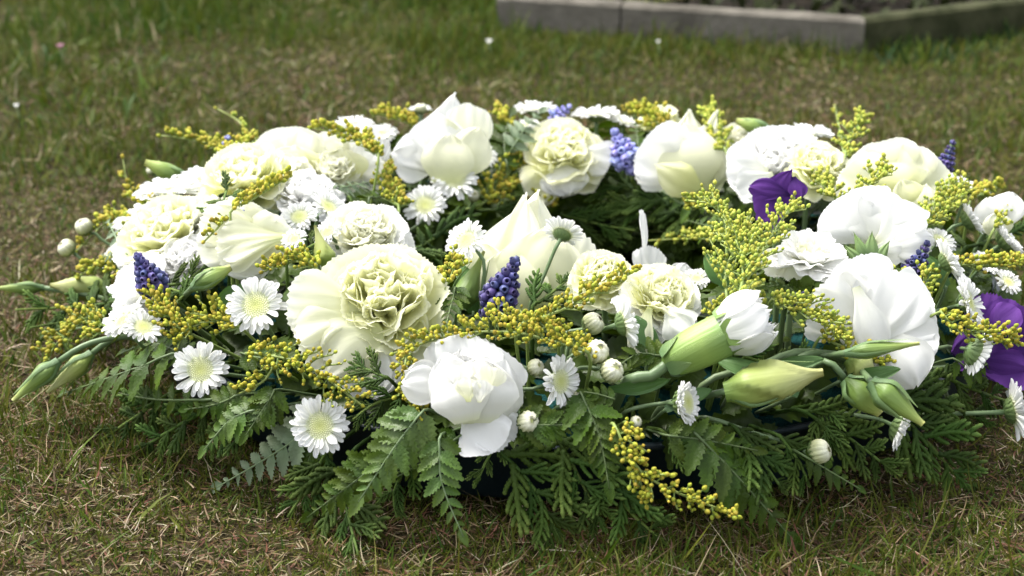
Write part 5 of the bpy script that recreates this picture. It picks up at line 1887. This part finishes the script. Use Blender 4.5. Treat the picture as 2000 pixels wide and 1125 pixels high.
g_.add(V, grid_faces(len(prof) - 1, 24, True), U)
cb.add('calyx', g_.mesh('calyx', MAT['cncalyx'], cb.base), T(cb.base))
for k in range(5):
    M = Fm @ R(72 * k + 4, 'Y') @ T((0, L_ * .80, 43 * m)) @ R(4, 'X') @ S(58 * m, 62 * m, .004)
    cb.add('sepal', petal_mesh('cncalyx', 'tri', 1, .1, 0, .02, 1, 0, .2, .3), M)
for k in range(4):
    M = Fm @ R(90 * k + 30, 'Y') @ T((0, L_ * .02, 22 * m)) @ R(24, 'X') @ S(36 * m, 52 * m, .004)
    cb.add('bract', petal_mesh('sepal', 'tri', 2, .1, 0, .02, 1, 0, .2, .3), M)
for (n_, rad, e, ln, w) in ((6, 30, 85, 118, 74), (6, 23, 90, 118, 72), (5, 14, 93, 116, 66), (3, 5, 92, 108, 50)):
    for k in range(n_):
        M = Fm @ R(360 * (k + .5 * (n_ % 2)) / n_ + r_.uniform(-9, 9), 'Y') @ T((0, L_ * .66, rad * m)) @ R(90 - e + 2, 'X') @ S(w * m, ln * m * r_.uniform(.93, 1.05), 30 * m)
        cb.add('petal', petal_mesh('white', 'ob', r_.randrange(3), .1, 0, .04, 1.6, .02, .2, 1.0), M)
pl, _ = spline([B + ax * .004, P(1270, 735, .018), P(1225, 745, .014), core(P(1200, 750, .01))], 14)
cb.tube('stem', pl, .0026, MAT['stem'], 8)

# long smooth leaves between the stalks
def long_leaf(bx, by, tx, ty, w, label, roll=0, db=0, dt=6, bul=.2, off=.014, y=None):
    r_ = rng()
    q = P((bx + tx) / 2, (by + ty) / 2, off, y)
    t0 = depth(q)
    B = CAM + pdir(bx, by) * (t0 - db * .001)
    Tp = CAM + pdir(tx, ty) * (t0 - dt * .001)
    th = Thing('lisianthus_leaf', label, 'leaf', 'long smooth leaves in the wreath', core(B))
    M = frame((CAM - B).normalized(), Tp - B, B) @ R(roll, 'Y') @ S(w * t0 / FPX, (Tp - B).length, bul * (Tp - B).length)
    th.add('blade', petal_mesh('blade', 'ov', r_.randrange(3), .3, .2, .06, 1.2, 0, .2, .5), M)
    pl, _ = spline([B + (Tp - B) * .03, B, core(B)], 6)
    th.tube('stalk', pl, .0009, MAT['stem'], 5)


long_leaf(1560, 770, 1400, 700, 44, 'long green leaf under the bent stalks beside the carnation bud', 20)
long_leaf(1300, 800, 1390, 760, 36, 'long green leaf beside the half-opened daisy', -20)
long_leaf(1640, 745, 1760, 720, 34, 'narrow green leaf below the slim green bud', 10)
long_leaf(1500, 720, 1610, 700, 30, 'narrow leaf along the stalks above the twisted bud', 0, off=.02)
long_leaf(1190, 760, 1310, 742, 34, 'dark narrow leaf in the shade left of the twisted bud', 30)
long_leaf(1290, 690, 1215, 610, 46, 'upright green leaf behind the edge-on daisy', 20)
long_leaf(925, 610, 905, 520, 50, 'broad pale leaf behind the upright daisy stalk', -15, y=-.16)
long_leaf(1850, 560, 1800, 500, 40, 'green leaf behind the deep blue grape hyacinth', 10)
long_leaf(480, 560, 420, 600, 40, 'dark leaf under the curved green bud', 0)
long_leaf(1420, 560, 1380, 500, 44, 'green leaf at the foot of the bright goldenrod plume', 10)
daisy(1660, 395, 66, (-.1, .75, .6), 'small daisy tucked between the frilled back carnation and profile carnation', off=.016)
daisy(1835, 470, 70, (.3, .7, .6), 'small daisy in the goldenrod behind the profile carnation', off=.018)
daisy(1925, 515, 62, (.4, .6, .6), 'small daisy half under the outward-running goldenrod', off=.014)
daisy(1480, 262, 66, (-.1, .9, .4), 'small daisy at the far edge under the back green-white bud', off=.014)
daisy(745, 262, 70, (0, .8, .5), 'daisy at the far edge between cream lisianthus and tallest lisianthus', off=.014)
daisy(1360, 545, 60, (0, .7, .6), 'tiny daisy behind the frilled cream carnation beside the plume', off=.010)

# ------------------------------------------------------------------ small things on the lawn
def lawn_flower(px, py, d, label, mat, lift=.03):
    q0 = Pz(px, py, 0.0)
    q = Pz(px, py, lift)
    th = Thing('lawn_flower', label, 'wild flower', 'tiny flowers in the lawn', (q.x, q.y, 0))
    m_ = d * .5 * mpp(q)
    for k in range(7):
        th.add('petal', petal_mesh(mat, 'ob', k % 3, .15, 0, .05, 1.4), T(q) @ R(360 * k / 7, 'Z') @ R(50, 'X') @ S(m_ * .9, m_ * 1.1, m_))
    th.tube('stem', [Vector((q.x, q.y, 0)), Vector((q.x + .002, q.y, lift * .5)), q], .0008, MAT['dstem'], 5)


MAT['pink'] = plant_mat('pink_petal', [(0.0, (.45, .25, .30)), (1.0, (.56, .30, .40))], .6, .2)
lawn_flower(118, 95, 20, 'pink wild flower bud standing in the far grass', 'pink')
lawn_flower(955, 85, 18, 'small white wild flower in the grass before the kerb', 'white', .02)
lawn_flower(32, 210, 16, 'tiny white wild flower at the edge of the worn turf', 'white', .02)
lawn_flower(1285, 84, 12, 'tiniest white wild flower close to the kerb', 'white', .02)
